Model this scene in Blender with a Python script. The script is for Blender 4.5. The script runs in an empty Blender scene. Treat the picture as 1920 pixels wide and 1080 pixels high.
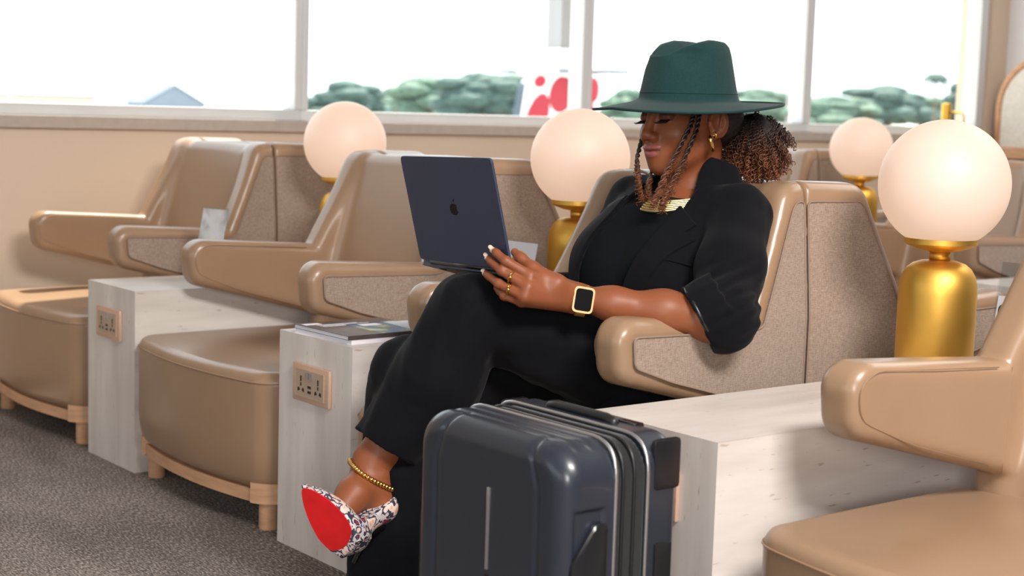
import bpy, bmesh, math, random
import numpy as np
from mathutils import Vector, Matrix, geometry
random.seed(7); RNG = np.random.default_rng(7)
SC = bpy.context.scene
COL = SC.collection

# ---------------------------------------------------------------- camera
FPX = 2946.0
YAW, PITCH, ROLL = (math.radians(a) for a in (38.084, 6.556, 1.764))
cam_d = bpy.data.cameras.new('camera'); cam = bpy.data.objects.new('camera', cam_d); COL.objects.link(cam)
SC.camera = cam
_vh = Vector((-math.cos(YAW), math.sin(YAW), 0)); _up = Vector((0, 0, 1)); _rt = _vh.cross(_up)
_fw = _vh * math.cos(PITCH) - _up * math.sin(PITCH); _u0 = _rt.cross(_fw)
_R = _rt * math.cos(ROLL) + _u0 * math.sin(ROLL); _U = _u0 * math.cos(ROLL) - _rt * math.sin(ROLL)
cam.matrix_world = Matrix(((_R.x, _U.x, -_fw.x, 0), (_R.y, _U.y, -_fw.y, 0), (_R.z, _U.z, -_fw.z, 1.0), (0, 0, 0, 1)))
cam_d.sensor_width = 36; cam_d.lens = FPX * 36 / 1920
cam_d.clip_start = 0.05; cam_d.clip_end = 2000
cam_d.dof.use_dof = True; cam_d.dof.focus_distance = 3.0; cam_d.dof.aperture_fstop = 4.8

# ---------------------------------------------------------------- world, sun, room lights, added fill light, exposure
w = bpy.data.worlds.new('sky'); SC.world = w; w.use_nodes = True
nt = w.node_tree; bg = nt.nodes['Background']
bg.inputs[0].default_value = (0.85, 0.935, 1.0, 1); bg.inputs[1].default_value = 2.6
def light(name, kind, loc, target, power, color, size=1, size_y=None):
    d = bpy.data.lights.new(name, kind); o = bpy.data.objects.new(name, d); COL.objects.link(o)
    o.location = loc; o.rotation_euler = (Vector(target) - Vector(loc)).to_track_quat('-Z', 'Y').to_euler()
    d.energy = power; d.color = color
    if kind == 'AREA':
        d.shape = 'RECTANGLE'; d.size = size; d.size_y = size_y or size
    return o, d
sun, sd = light('sun', 'SUN', (-20, 4, 30), (-20 + 0.36, 4 - 0.30, 30 - 1.0), 14.0, (1.0, 0.90, 0.74)); sd.angle = math.radians(1.0)
light('ceiling_light_key', 'AREA', (0.45, 1.2, 2.80), (-1.9, 1.9, 0.5), 225, (1.0, 0.96, 0.92), 1.2, 0.9)
light('fill_light_front', 'AREA', (1.3, -1.0, 1.35), (-2.2, 2.1, 0.9), 72, (1.0, 0.96, 0.92), 0.9, 0.9)  # added fill behind the camera, lifts the face under the hat brim
light('ceiling_light_back', 'AREA', (-2.0, 5.2, 2.82), (-2.0, 5.2, 0), 50, (1.0, 0.95, 0.9), 2.2, 1.4)
SC.view_settings.view_transform = 'Standard'; SC.view_settings.look = 'None'
SC.view_settings.exposure = 0.06; SC.view_settings.gamma = 1.0; SC.view_settings.use_curve_mapping = False

# ---------------------------------------------------------------- object helpers
def mesh(name, verts, faces, smooth=True):
    me = bpy.data.meshes.new(name)
    if isinstance(faces, np.ndarray):
        v = np.asarray(verts, np.float32); n = faces.shape[1]
        me.vertices.add(len(v)); me.vertices.foreach_set('co', v.ravel())
        me.loops.add(faces.size); me.loops.foreach_set('vertex_index', faces.astype(np.int32).ravel())
        me.polygons.add(len(faces)); me.polygons.foreach_set('loop_start', np.arange(0, faces.size, n, dtype=np.int32))
        me.update(calc_edges=True)
    else:
        me.from_pydata([tuple(map(float, p)) for p in verts], [], [list(map(int, q)) for q in faces]); me.update()
    if smooth: me.polygons.foreach_set('use_smooth', [True] * len(me.polygons))
    return me
def obj(name, me, mat=None, parent=None, loc=None, rot=None):
    o = bpy.data.objects.new(name, me); COL.objects.link(o)
    if mat is not None and me is not None:
        me.materials.clear()
        for m in (mat if isinstance(mat, (list, tuple)) else [mat]): me.materials.append(m)
    if parent is not None: o.parent = parent
    if loc is not None: o.location = loc
    if rot is not None: o.rotation_euler = rot
    return o
def tag(o, label=None, cat=None, group=None, kind=None):
    if label: o['label'] = label
    if cat: o['category'] = cat
    if group: o['group'] = group
    if kind: o['kind'] = kind
    return o
def thing(name, label, cat, loc=(0, 0, 0), rz=0, group=None):
    o = bpy.data.objects.new(name, None); COL.objects.link(o); o.location = loc; o.rotation_euler = (0, 0, rz)
    o.empty_display_size = 0.1
    return tag(o, label, cat, group)
def copy_tree(o, parent=None):
    c = o.copy(); COL.objects.link(c); c.parent = parent
    for ch in list(o.children): copy_tree(ch, c)
    return c
class MB:
    """collects vertices and faces of ONE part"""
    def __init__(s): s.v = []; s.f = []
    def add(s, v, f):
        b = len(s.v); s.v += [tuple(map(float, p)) for p in v]; s.f += [[b + int(i) for i in q] for q in f]; return s
    def box(s, lo, hi, bev=0.0):
        x0, y0, z0 = lo; x1, y1, z1 = hi
        if bev <= 0:
            return s.add([(x0,y0,z0),(x1,y0,z0),(x1,y1,z0),(x0,y1,z0),(x0,y0,z1),(x1,y0,z1),(x1,y1,z1),(x0,y1,z1)],
                         [(0,3,2,1),(4,5,6,7),(0,1,5,4),(1,2,6,5),(2,3,7,6),(3,0,4,7)])
        bm = bmesh.new(); bmesh.ops.create_cube(bm, size=1)
        for v in bm.verts: v.co = Vector(((x0+x1)/2 + v.co.x*(x1-x0), (y0+y1)/2 + v.co.y*(y1-y0), (z0+z1)/2 + v.co.z*(z1-z0)))
        bmesh.ops.bevel(bm, geom=list(bm.edges), offset=bev, segments=2, affect='EDGES', profile=0.6)
        bm.verts.ensure_lookup_table(); bm.verts.index_update()
        s.add([v.co[:] for v in bm.verts], [[v.index for v in f.verts] for f in bm.faces]); bm.free(); return s
    def tube(s, pts, r, n=8, closed=False, caps=True):
        pts = np.asarray(pts, float); m = len(pts); r = np.broadcast_to(np.asarray(r, float), (m,))
        if closed: t = np.roll(pts, -1, 0) - np.roll(pts, 1, 0)
        else: t = np.gradient(pts, axis=0)
        t /= np.linalg.norm(t, axis=1)[:, None] + 1e-12
        a = np.array([0, 0, 1.0]) if abs(t[0][2]) < 0.9 else np.array([1.0, 0, 0])
        u = np.cross(t[0], a); u /= np.linalg.norm(u); ang = np.arange(n) * 2 * math.pi / n; V = []
        for i in range(m):
            u = u - t[i] * (u @ t[i]); u /= np.linalg.norm(u) + 1e-12; b = np.cross(t[i], u)
            V.append(pts[i] + r[i] * (np.cos(ang)[:, None] * u + np.sin(ang)[:, None] * b))
        V = np.concatenate(V); F = []
        for i in range(m if closed else m - 1):
            j = (i + 1) % m
            for k in range(n): F.append((i*n+k, i*n+(k+1) % n, j*n+(k+1) % n, j*n+k))
        if caps and not closed: F.append(tuple(range(n))[::-1]); F.append(tuple((m-1)*n + k for k in range(n)))
        return s.add(V, F)
    def lathe(s, prof, n=40, c=(0, 0, 0)):
        V = []; F = []; m = len(prof)
        for r, z in prof:
            for k in range(n): a = 2*math.pi*k/n; V.append((c[0]+r*math.cos(a), c[1]+r*math.sin(a), c[2]+z))
        for i in range(m-1):
            for k in range(n): F.append((i*n+k, i*n+(k+1) % n, (i+1)*n+(k+1) % n, (i+1)*n+k))
        if prof[0][0] > 1e-5: F.append(tuple(range(n))[::-1])
        if prof[-1][0] > 1e-5: F.append(tuple((m-1)*n+k for k in range(n)))
        return s.add(V, F)
    def prism(s, poly, a, b, axis=1):
        """polygon in the plane across `axis`, extruded from a to b"""
        n = len(poly); V = []
        for t in (a, b):
            for p in poly:
                q = list(p); q.insert(axis, t); V.append(q)
        F = [tuple(range(n)), tuple(range(2*n-1, n-1, -1))] + [(i, n+i, n+(i+1) % n, (i+1) % n) for i in range(n)]
        return s.add(V, F)
    def ico(s, c, r, sub=2, R=None):
        bm = bmesh.new(); bmesh.ops.create_icosphere(bm, subdivisions=sub, radius=1); bm.verts.index_update()
        r = np.broadcast_to(np.asarray(r, float), (3,)); V = np.array([v.co[:] for v in bm.verts]) * r
        if R is not None: V = V @ np.asarray(R).T
        s.add(V + np.asarray(c), [[v.index for v in f.verts] for f in bm.faces]); bm.free(); return s
    def build(s, name, mat, parent=None, smooth=True, angle=None):
        me = mesh(name, s.v, s.f, smooth)
        bm = bmesh.new(); bm.from_mesh(me); bmesh.ops.recalc_face_normals(bm, faces=bm.faces); bm.to_mesh(me); bm.free()
        if smooth and angle is not None: me.set_sharp_from_angle(angle=math.radians(angle))
        return obj(name, me, mat, parent)

# ---------------------------------------------------------------- signed-distance modelling
def cap(P, a, b, ra, rb=None):
    a = np.asarray(a, float); b = np.asarray(b, float); rb = ra if rb is None else rb
    ba = b - a; t = np.clip(((P - a) @ ba) / (ba @ ba + 1e-12), 0, 1)
    return np.linalg.norm(P - a - t[:, None] * ba, axis=1) - (ra + (rb - ra) * t)
def ell(P, c, r, R=None):
    q = P - np.asarray(c, float)
    if R is not None: q = q @ np.asarray(R)
    r = np.asarray(r, float); k0 = np.linalg.norm(q / r, axis=1); k1 = np.linalg.norm(q / (r * r), axis=1) + 1e-9
    return k0 * (k0 - 1) / k1
def rbox(P, c, hs, r):
    q = np.abs(P - np.asarray(c, float)) - (np.asarray(hs, float) - r)
    return np.linalg.norm(np.maximum(q, 0), axis=1) + np.minimum(q.max(1), 0) - r
def smin(a, b, k):
    h = np.maximum(k - np.abs(a - b), 0) / k
    return np.minimum(a, b) - h * h * k * 0.25
def smax(a, b, k): return -smin(-a, -b, k)
def chain(P, pts, rad, k=0.02):
    d = None
    for i in range(len(pts) - 1):
        e = cap(P, pts[i], pts[i+1], rad[i], rad[i+1]); d = e if d is None else smin(d, e, k)
    return d
def poly2(x, y, poly):
    """signed distance to a 2D polygon"""
    poly = np.asarray(poly, float); n = len(poly); d = np.full(x.shape, 1e9); s = np.ones(x.shape)
    for i in range(n):
        ax, ay = poly[i]; bx, by = poly[i-1]; ex, ey = bx-ax, by-ay; wx, wy = x-ax, y-ay
        t = np.clip((wx*ex + wy*ey) / (ex*ex + ey*ey + 1e-15), 0, 1)
        d = np.minimum(d, (wx-ex*t)**2 + (wy-ey*t)**2)
        c1 = y >= ay; c2 = y < by; c3 = ex*wy > ey*wx
        s = np.where((c1 & c2 & c3) | (~c1 & ~c2 & ~c3), -s, s)
    return s * np.sqrt(d)
def surf(fn, lo, hi, h, B=10, slack=1.3, proj=2):
    lo = np.asarray(lo, float); nb = np.ceil((np.asarray(hi) - lo) / (h * B)).astype(int); N = nb * B
    bi = np.stack(np.meshgrid(*[np.arange(k) for k in nb], indexing='ij'), -1).reshape(-1, 3)
    d = fn(lo + (bi * B + B / 2) * h); bi = bi[np.abs(d) < h * B * 0.87 * slack + h]
    g = np.stack(np.meshgrid(*[np.arange(B + 1)] * 3, indexing='ij'), -1).reshape(-1, 3)
    ids = []; VV = []; QQ = []
    gid = lambda c: (c[..., 0] * N[1] + c[..., 1]) * N[2] + c[..., 2]
    CH = 300
    off = np.array([(0,0,0),(0,0,1),(0,1,0),(0,1,1),(1,0,0),(1,0,1),(1,1,0),(1,1,1)])
    ed = [(a, b) for a in range(8) for b in range(a+1, 8) if np.abs(off[a]-off[b]).sum() == 1]
    for s in range(0, len(bi), CH):
        bb = bi[s:s+CH]; gi = bb[:, None, :] * B + g[None]
        D = fn((lo + gi.reshape(-1, 3) * h)).reshape(len(bb), B+1, B+1, B+1)
        c8 = np.stack([D[:, o[0]:B+o[0], o[1]:B+o[1], o[2]:B+o[2]] for o in off], -1)
        neg = c8 < 0; mix = neg.any(-1) & ~neg.all(-1); w_ = np.argwhere(mix)
        if len(w_) == 0: continue
        cv = c8[mix]; cell = bb[w_[:, 0]] * B + w_[:, 1:]
        acc = np.zeros((len(cv), 3)); cnt = np.zeros(len(cv))
        for a, b in ed:
            m = (cv[:, a] < 0) != (cv[:, b] < 0); t = cv[:, a] / (cv[:, a] - cv[:, b] + 1e-20)
            p = off[a] + (off[b] - off[a]) * np.clip(t, 0, 1)[:, None]
            acc += np.where(m[:, None], p, 0); cnt += m
        ids.append(gid(cell)); VV.append(lo + (cell + acc / cnt[:, None]) * h)
        for ax in range(3):
            o1 = np.zeros(3, int); o1[ax] = 1
            A = D[:, :B, :B, :B]; Bv = D[:, o1[0]:B+o1[0], o1[1]:B+o1[1], o1[2]:B+o1[2]]
            e = np.argwhere((A < 0) != (Bv < 0))
            if len(e) == 0: continue
            sg = A[tuple(e.T)] < 0; c = bb[e[:, 0]] * B + e[:, 1:]
            u = np.zeros(3, int); v = np.zeros(3, int); u[(ax+1) % 3] = 1; v[(ax+2) % 3] = 1
            q = np.stack([gid(c-u-v), gid(c-v), gid(c), gid(c-u)], 1)
            q[~sg] = q[~sg][:, ::-1]; QQ.append(q)
    ids = np.concatenate(ids); V = np.concatenate(VV); Q = np.concatenate(QQ)
    o = np.argsort(ids); ids = ids[o]; V = V[o]
    j = np.clip(np.searchsorted(ids, Q), 0, len(ids)-1); ok = (ids[j] == Q).all(1); Q = j[ok]
    for _ in range(proj):
        e = h * 0.3; d0 = fn(V); G = np.stack([fn(V + np.eye(3)[i] * e) - d0 for i in range(3)], 1) / e
        V = V - np.clip(d0 / (np.maximum((G*G).sum(1), 0.2)), -h, h)[:, None] * G
    return V, Q
def sobj(name, fn, lo, hi, h, mat, parent=None, **k):
    V, Q = surf(fn, lo, hi, h, **k); return obj(name, mesh(name, V, Q), mat, parent)
def patch(poly, sp):
    """triangulated inside of a 2D outline with interior points"""
    P = []; n = len(poly)
    for i in range(n):
        a = np.asarray(poly[i], float); b = np.asarray(poly[(i+1) % n], float); m = max(1, int(round(np.linalg.norm(b-a)/sp)))
        P += [a + (b-a)*t/m for t in range(m)]
    P = np.array(P); nb_ = len(P); lo = P.min(0); hi = P.max(0)
    gx, gy = np.meshgrid(np.arange(lo[0]+sp*.5, hi[0], sp), np.arange(lo[1]+sp*.5, hi[1], sp)); G = np.stack([gx.ravel(), gy.ravel()], 1)
    G = G[poly2(G[:, 0], G[:, 1], P) < -sp*0.45]
    r = geometry.delaunay_2d_cdt([Vector(p) for p in np.concatenate([P, G])], [], [list(range(nb_))], 1, 1e-6)
    return np.array([v[:] for v in r[0]]), np.array(r[2]), P
def rounded(poly, r, n=5):
    """outline with its corners rounded"""
    out = []; m = len(poly)
    for i in range(m):
        p0, p1, p2 = (np.asarray(poly[(i+k) % m], float) for k in (-1, 0, 1))
        rr = min(r, 0.45*np.linalg.norm(p0-p1), 0.45*np.linalg.norm(p2-p1))
        a = p1 + (p0-p1)/np.linalg.norm(p0-p1)*rr; b = p1 + (p2-p1)/np.linalg.norm(p2-p1)*rr
        for t in np.linspace(0, 1, n): out.append((1-t)**2*a + 2*t*(1-t)*p1 + t*t*b)
    return np.array(out)
def sheet(V, F, thick_dir):
    """closes a triangulated sheet into a solid"""
    V = np.asarray(V); n = len(V); F = np.asarray(F); W = V + thick_dir
    from collections import Counter
    E = [(int(f[i]), int(f[(i+1) % 3])) for f in F for i in range(3)]; S = set(E)
    B_ = [(a, b) for a, b in E if (b, a) not in S]
    faces = [list(map(int, f)) for f in F] + [[int(f[2])+n, int(f[1])+n, int(f[0])+n] for f in F] + [[b, a, a+n, b+n] for a, b in B_]
    return np.concatenate([V, W]), faces

# ---------------------------------------------------------------- materials
def srgb(r, g, b):
    f = lambda c: c/12.92 if c <= 0.04045 else ((c+0.055)/1.055)**2.4
    return tuple(f(c/255.0) for c in (r, g, b)) + (1,)
MATS = {}
def mat(name, col, rough=0.5, metal=0.0, noise=None, bump=None, spec=None, emit=None, coat=0, sheen=0, alpha=None):
    """procedural principled material; noise=(scale, amount, stretch) varies the colour, bump=(scale, strength, dist)"""
    m = bpy.data.materials.new(name); m.use_nodes = True; MATS[name] = m
    n = m.node_tree.nodes; L = m.node_tree.links; p = n['Principled BSDF']
    p.inputs['Base Color'].default_value = col; p.inputs['Roughness'].default_value = rough; p.inputs['Metallic'].default_value = metal
    if spec is not None: p.inputs['Specular IOR Level'].default_value = spec
    if emit: p.inputs['Emission Color'].default_value = emit[0]; p.inputs['Emission Strength'].default_value = emit[1]
    p.inputs['Coat Weight'].default_value = coat; p.inputs['Sheen Weight'].default_value = sheen
    tc = n.new('ShaderNodeTexCoord')
    if noise:
        sc, am, st = noise; mp = n.new('ShaderNodeMapping'); mp.inputs['Scale'].default_value = st
        tx = n.new('ShaderNodeTexNoise'); tx.inputs['Scale'].default_value = sc; tx.inputs['Detail'].default_value = 6
        L.new(tc.outputs['Object'], mp.inputs[0]); L.new(mp.outputs[0], tx.inputs['Vector'])
        rp = n.new('ShaderNodeValToRGB'); rp.color_ramp.elements[0].position = 0.3; rp.color_ramp.elements[1].position = 0.7
        rp.color_ramp.elements[0].color = tuple(c*(1-am) for c in col[:3]) + (1,); rp.color_ramp.elements[1].color = tuple(min(1, c*(1+am)) for c in col[:3]) + (1,)
        L.new(tx.outputs['Fac'], rp.inputs[0]); L.new(rp.outputs[0], p.inputs['Base Color'])
    if bump:
        sc, st, di = bump; tx = n.new('ShaderNodeTexNoise'); tx.inputs['Scale'].default_value = sc; tx.inputs['Detail'].default_value = 3
        L.new(tc.outputs['Object'], tx.inputs['Vector']); bp = n.new('ShaderNodeBump'); bp.inputs['Strength'].default_value = st; bp.inputs['Distance'].default_value = di
        L.new(tx.outputs['Fac'], bp.inputs['Height']); L.new(bp.outputs[0], p.inputs['Normal'])
    return m
def weave_mat(name, col, col2, sc):
    """woven upholstery: two crossed stretched noises"""
    m = mat(name, col, 0.85, spec=0.2, sheen=0.3); n = m.node_tree.nodes; L = m.node_tree.links; p = n['Principled BSDF']
    tc = n.new('ShaderNodeTexCoord'); outs = []
    for st in ((sc, sc, sc*0.12), (sc*0.12, sc*0.12, sc)):
        mp = n.new('ShaderNodeMapping'); mp.inputs['Scale'].default_value = st; L.new(tc.outputs['Object'], mp.inputs[0])
        tx = n.new('ShaderNodeTexNoise'); tx.inputs['Scale'].default_value = 1; tx.inputs['Detail'].default_value = 2; L.new(mp.outputs[0], tx.inputs['Vector']); outs.append(tx)
    ad = n.new('ShaderNodeMath'); ad.operation = 'ADD'; L.new(outs[0].outputs['Fac'], ad.inputs[0]); L.new(outs[1].outputs['Fac'], ad.inputs[1])
    hf = n.new('ShaderNodeMath'); hf.operation = 'MULTIPLY'; hf.inputs[1].default_value = 0.5; L.new(ad.outputs[0], hf.inputs[0])
    rp = n.new('ShaderNodeValToRGB'); rp.color_ramp.elements[0].position = 0.35; rp.color_ramp.elements[1].position = 0.65
    rp.color_ramp.elements[0].color = col2; rp.color_ramp.elements[1].color = col
    L.new(hf.outputs[0], rp.inputs[0]); L.new(rp.outputs[0], p.inputs['Base Color'])
    bp = n.new('ShaderNodeBump'); bp.inputs['Strength'].default_value = 0.4; bp.inputs['Distance'].default_value = 0.001
    L.new(hf.outputs[0], bp.inputs['Height']); L.new(bp.outputs[0], p.inputs['Normal'])
    return m
def glass_mat(name, tint, refl=0.08):
    m = bpy.data.materials.new(name); m.use_nodes = True; n = m.node_tree.nodes; L = m.node_tree.links
    for x in list(n): n.remove(x)
    out = n.new('ShaderNodeOutputMaterial'); mx = n.new('ShaderNodeMixShader'); t = n.new('ShaderNodeBsdfTransparent'); g = n.new('ShaderNodeBsdfGlossy')
    t.inputs[0].default_value = tint; g.inputs['Roughness'].default_value = 0.02
    lw = n.new('ShaderNodeLayerWeight'); pw_ = n.new('ShaderNodeMath'); pw_.operation = 'POWER'; pw_.inputs[1].default_value = 4.0; L.new(lw.outputs['Facing'], pw_.inputs[0])
    ml = n.new('ShaderNodeMath'); ml.operation = 'MULTIPLY_ADD'; ml.inputs[1].default_value = 0.5; ml.inputs[2].default_value = refl*0.5
    L.new(pw_.outputs[0], ml.inputs[0]); L.new(ml.outputs[0], mx.inputs[0])
    L.new(t.outputs[0], mx.inputs[1]); L.new(g.outputs[0], mx.inputs[2]); L.new(mx.outputs[0], out.inputs[0]); return m
def ramp_mat(name, stops, scale, rough=0.6, stretch=(1, 1, 1), detail=4, metal=0, bump=0, dist=0.002, kind='NOISE', spec=None):
    """colour from a noise or voronoi pushed through a ramp"""
    m = mat(name, stops[0][1], rough, metal, spec=spec); n = m.node_tree.nodes; L = m.node_tree.links; p = n['Principled BSDF']
    tc = n.new('ShaderNodeTexCoord'); mp = n.new('ShaderNodeMapping'); mp.inputs['Scale'].default_value = stretch; L.new(tc.outputs['Object'], mp.inputs[0])
    if kind == 'NOISE': tx = n.new('ShaderNodeTexNoise'); tx.inputs['Detail'].default_value = detail; o = tx.outputs['Fac']
    else: tx = n.new('ShaderNodeTexVoronoi'); o = tx.outputs['Distance']
    tx.inputs['Scale'].default_value = scale; L.new(mp.outputs[0], tx.inputs['Vector'])
    rp = n.new('ShaderNodeValToRGB'); e = rp.color_ramp.elements
    while len(e) < len(stops): e.new(0.5)
    for i, (po, c) in enumerate(stops): e[i].position = po; e[i].color = c
    L.new(o, rp.inputs[0]); L.new(rp.outputs[0], p.inputs['Base Color'])
    if bump:
        bp = n.new('ShaderNodeBump'); bp.inputs['Strength'].default_value = bump; bp.inputs['Distance'].default_value = dist
        L.new(o, bp.inputs['Height']); L.new(bp.outputs[0], p.inputs['Normal'])
    return m
def attr_mat(name, attr, rough, spec=0.5, bump=None, sheen=0, metal=0):
    """base colour read from a colour attribute stored on the mesh"""
    m = mat(name, (1, 1, 1, 1), rough, metal, bump=bump, spec=spec, sheen=sheen); n = m.node_tree.nodes
    a = n.new('ShaderNodeVertexColor'); a.layer_name = attr; m.node_tree.links.new(a.outputs[0], n['Principled BSDF'].inputs['Base Color']); return m
def set_cols(me, cols, name='col'):
    a = me.color_attributes.new(name, 'FLOAT_COLOR', 'POINT'); c = np.ones((len(me.vertices), 4), np.float32); c[:, :3] = cols
    a.data.foreach_set('color', c.ravel())

M_LEATHER = mat('tan_leather', srgb(148, 119, 94), 0.31, noise=(6, 0.05, (1, 1, 1)), bump=(900, 0.10, 0.0005), spec=0.6)
M_PIPING = mat('tan_piping', srgb(150, 117, 90), 0.5)
M_FABRIC = weave_mat('taupe_fabric', srgb(164, 145, 130), srgb(122, 104, 91), 800)
M_SEAM = mat('taupe_piping', srgb(138, 116, 100), 0.75)
M_OAK = mat('light_oak', srgb(192, 148, 114), 0.5, noise=(14, 0.14, (1, 1, 7)))
M_BRASS = mat('satin_brass', srgb(226, 178, 84), 0.48, 1.0, noise=(3, 0.05, (1, 1, 1)))
M_GOLD = mat('polished_gold', srgb(232, 184, 104), 0.2, 1.0)
M_BLACK = mat('black_plastic', srgb(24, 24, 27), 0.4)
M_CHROME = mat('brushed_silver', srgb(190, 190, 194), 0.3, 0.9)
M_GLASS = glass_mat('window_glass', (0.97, 0.985, 0.98, 1), 0.04)
M_ACRYL = glass_mat('clear_acrylic', (0.95, 0.965, 0.97, 1), 0.10)
# ================================================================ THE ROOM
WX = -5.12                                   # inner face of the window wall
M_WALL = mat('beige_wall_paint', srgb(208, 187, 167), 0.75, noise=(3, 0.02, (1, 1, 1)), bump=(250, 0.05, 0.001))
M_WALLW = mat('pale_grey_wall_paint', srgb(222, 222, 224), 0.7, noise=(3, 0.02, (1, 1, 1)))
M_WALLD = mat('low_bounce_wall_paint', srgb(120, 112, 106), 0.75, noise=(3, 0.02, (1, 1, 1)))  # unseen walls coloured darker so they bounce less light into the room
M_CEIL = mat('white_ceiling', srgb(206, 204, 202), 0.9, noise=(8, 0.02, (1, 1, 1)))
M_FRAME = mat('window_frame_aluminium', srgb(206, 208, 210), 0.42, noise=(5, 0.02, (1, 1, 1)))
M_SILL = mat('stone_sill', srgb(176, 164, 155), 0.45, noise=(30, 0.06, (1, 1, 1)))
M_DARKCAB = mat('dark_taupe_cabinet', srgb(112, 98, 92), 0.6, noise=(10, 0.05, (1, 1, 4)))
# carpet: dark loop pile with pale flecks running in streaks
M_CARPET = mat('flecked_carpet', srgb(74, 66, 62), 0.95, spec=0.1)
def carpet_nodes(m):
    n = m.node_tree.nodes; L = m.node_tree.links; p = n['Principled BSDF']; tc = n.new('ShaderNodeTexCoord')
    def tex(scale, st, rot, det):
        mp = n.new('ShaderNodeMapping'); mp.inputs['Scale'].default_value = st; mp.inputs['Rotation'].default_value = (0, 0, rot)
        t = n.new('ShaderNodeTexNoise'); t.inputs['Scale'].default_value = scale; t.inputs['Detail'].default_value = det
        L.new(tc.outputs['Object'], mp.inputs[0]); L.new(mp.outputs[0], t.inputs['Vector']); return t.outputs['Fac']
    a = tex(250, (0.30, 1.0, 1), 0.0, 2); b = tex(5, (0.35, 1, 1), 0.0, 3); c = tex(600, (1, 1, 1), 0, 2)
    def mth(op, x, y):
        q = n.new('ShaderNodeMath'); q.operation = op
        for i, v in enumerate((x, y)):
            if isinstance(v, (int, float)): q.inputs[i].default_value = v
            else: L.new(v, q.inputs[i])
        return q.outputs[0]
    s = mth('ADD', mth('MULTIPLY', a, 0.66), mth('ADD', mth('MULTIPLY', b, 0.22), mth('MULTIPLY', c, 0.36)))
    r = n.new('ShaderNodeValToRGB'); e = r.color_ramp.elements
    e[0].position = 0.50; e[0].color = srgb(80, 74, 71); e[1].position = 0.80; e[1].color = srgb(190, 182, 176)
    k = e.new(0.60); k.color = srgb(104, 96, 91); k = e.new(0.68); k.color = srgb(146, 136, 129)
    L.new(s, r.inputs[0]); L.new(r.outputs[0], p.inputs['Base Color'])
    bp = n.new('ShaderNodeBump'); bp.inputs['Strength'].default_value = 0.6; bp.inputs['Distance'].default_value = 0.003
    L.new(s, bp.inputs['Height']); L.new(bp.outputs[0], p.inputs['Normal'])
carpet_nodes(M_CARPET)
def struct(name, mb, m, label, parent=None, smooth=False):
    o = mb.build(name, m, parent, smooth=smooth); tag(o, label, name.split('_')[0], kind='structure'); return o
YA, YB, XB, ZC = -4.0, 7.35, 4.0, 2.9
struct('floor', MB().box((WX-0.2, YA, -0.1), (XB, YB, 0)), M_CARPET, 'dark grey carpet floor with pale flecks')
struct('ceiling', MB().box((WX-0.2, YA, ZC), (XB, YB, ZC+0.1)), M_CEIL, 'plain white ceiling over the lounge')
struct('wall_left', MB().box((WX-0.2, YA, 0), (WX, YB, 0.884)).box((WX-0.2, YA, 2.5), (WX, YB, ZC)).box((WX-0.2, 7.20, 0.884), (WX, YB, 2.5)).box((WX-0.2, YA, 0.884), (WX, 1.25, 2.5)),
       M_WALL, 'beige wall below the long row of windows')
struct('wall_far', MB().box((WX-0.2, YB, 0), (XB, YB+0.15, ZC)), M_WALLW, 'pale grey wall at the right end of the windows')
struct('wall_right', MB().box((XB, YA, 0), (XB+0.15, YB, ZC)), M_WALLD, 'darkened wall of the lounge outside the picture, right side')
struct('wall_near', MB().box((WX-0.2, YA-0.15, 0), (XB, YA, 0.9)).box((WX-0.2, YA-0.15, 2.3), (XB, YA, ZC)).box((1.2, YA-0.15, 0.9), (XB, YA, 2.3)), M_WALLD, 'darkened wall of the lounge outside the picture, near side')
struct('trim_1', MB().box((WX-0.2, YA, 0.884), (WX+0.022, 7.20, 0.926), 0.003), M_SILL, 'grey stone window sill above the beige wall')
MY = [1.25] + [2.997 + 1.394*k for k in range(0, 4)]           # mullion centres
for i in range(len(MY)-1):
    y0, y1 = MY[i], MY[i+1]; wn = 'window_%d' % (i+1); g = 0.029
    root = bpy.data.objects.new(wn, None); COL.objects.link(root); root.location = (WX, (y0+y1)/2, 0.926)
    tag(root, ('leftmost window pane, widest, with the hangar far behind it', 'window pane behind the laptop with trees and aircraft tail outside', 'window pane behind the green hat', 'rightmost window pane with a palm like tree outside')[i], 'window', kind='structure')
    h = (y1-y0)/2
    f = MB()
    f.box((-0.10, -h, 0), (-0.012, h, 0.040), 0.004); f.box((-0.10, -h, 1.53), (-0.012, h, 1.574), 0.004)
    f.box((-0.10, -h, 0.04), (-0.008, -h+g, 1.53), 0.004); f.box((-0.10, h-g - (0.03 if i == len(MY)-2 else 0), 0.04), (-0.008, h, 1.53), 0.004)
    f.build('frame', M_FRAME, root, smooth=False)
    MB().box((-0.062, -h+g, 0.04), (-0.056, h-g, 1.53)).build('pane', M_GLASS, root, smooth=False)

root = bpy.data.objects.new('window_5', None); COL.objects.link(root); root.location = (-2.06, YA, 0.9)
tag(root, 'wide window in the near wall outside the picture', 'window', kind='structure')
MB().box((-3.26, -.12, 0), (3.26, -.02, .04)).box((-3.26, -.12, 1.36), (3.26, -.02, 1.4)).box((-3.26, -.12, .04), (-3.22, -.02, 1.36)).box((3.22, -.12, .04), (3.26, -.02, 1.36)).box((-.02, -.12, .04), (.02, -.02, 1.36)).build('frame', M_FRAME, root, smooth=False)
for s_ in (0, 1): MB().box((-3.22 + s_*3.24, -.075, .04), (-.02 + s_*3.24, -.069, 1.36)).build('pane', M_GLASS, root, smooth=False)

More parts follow.
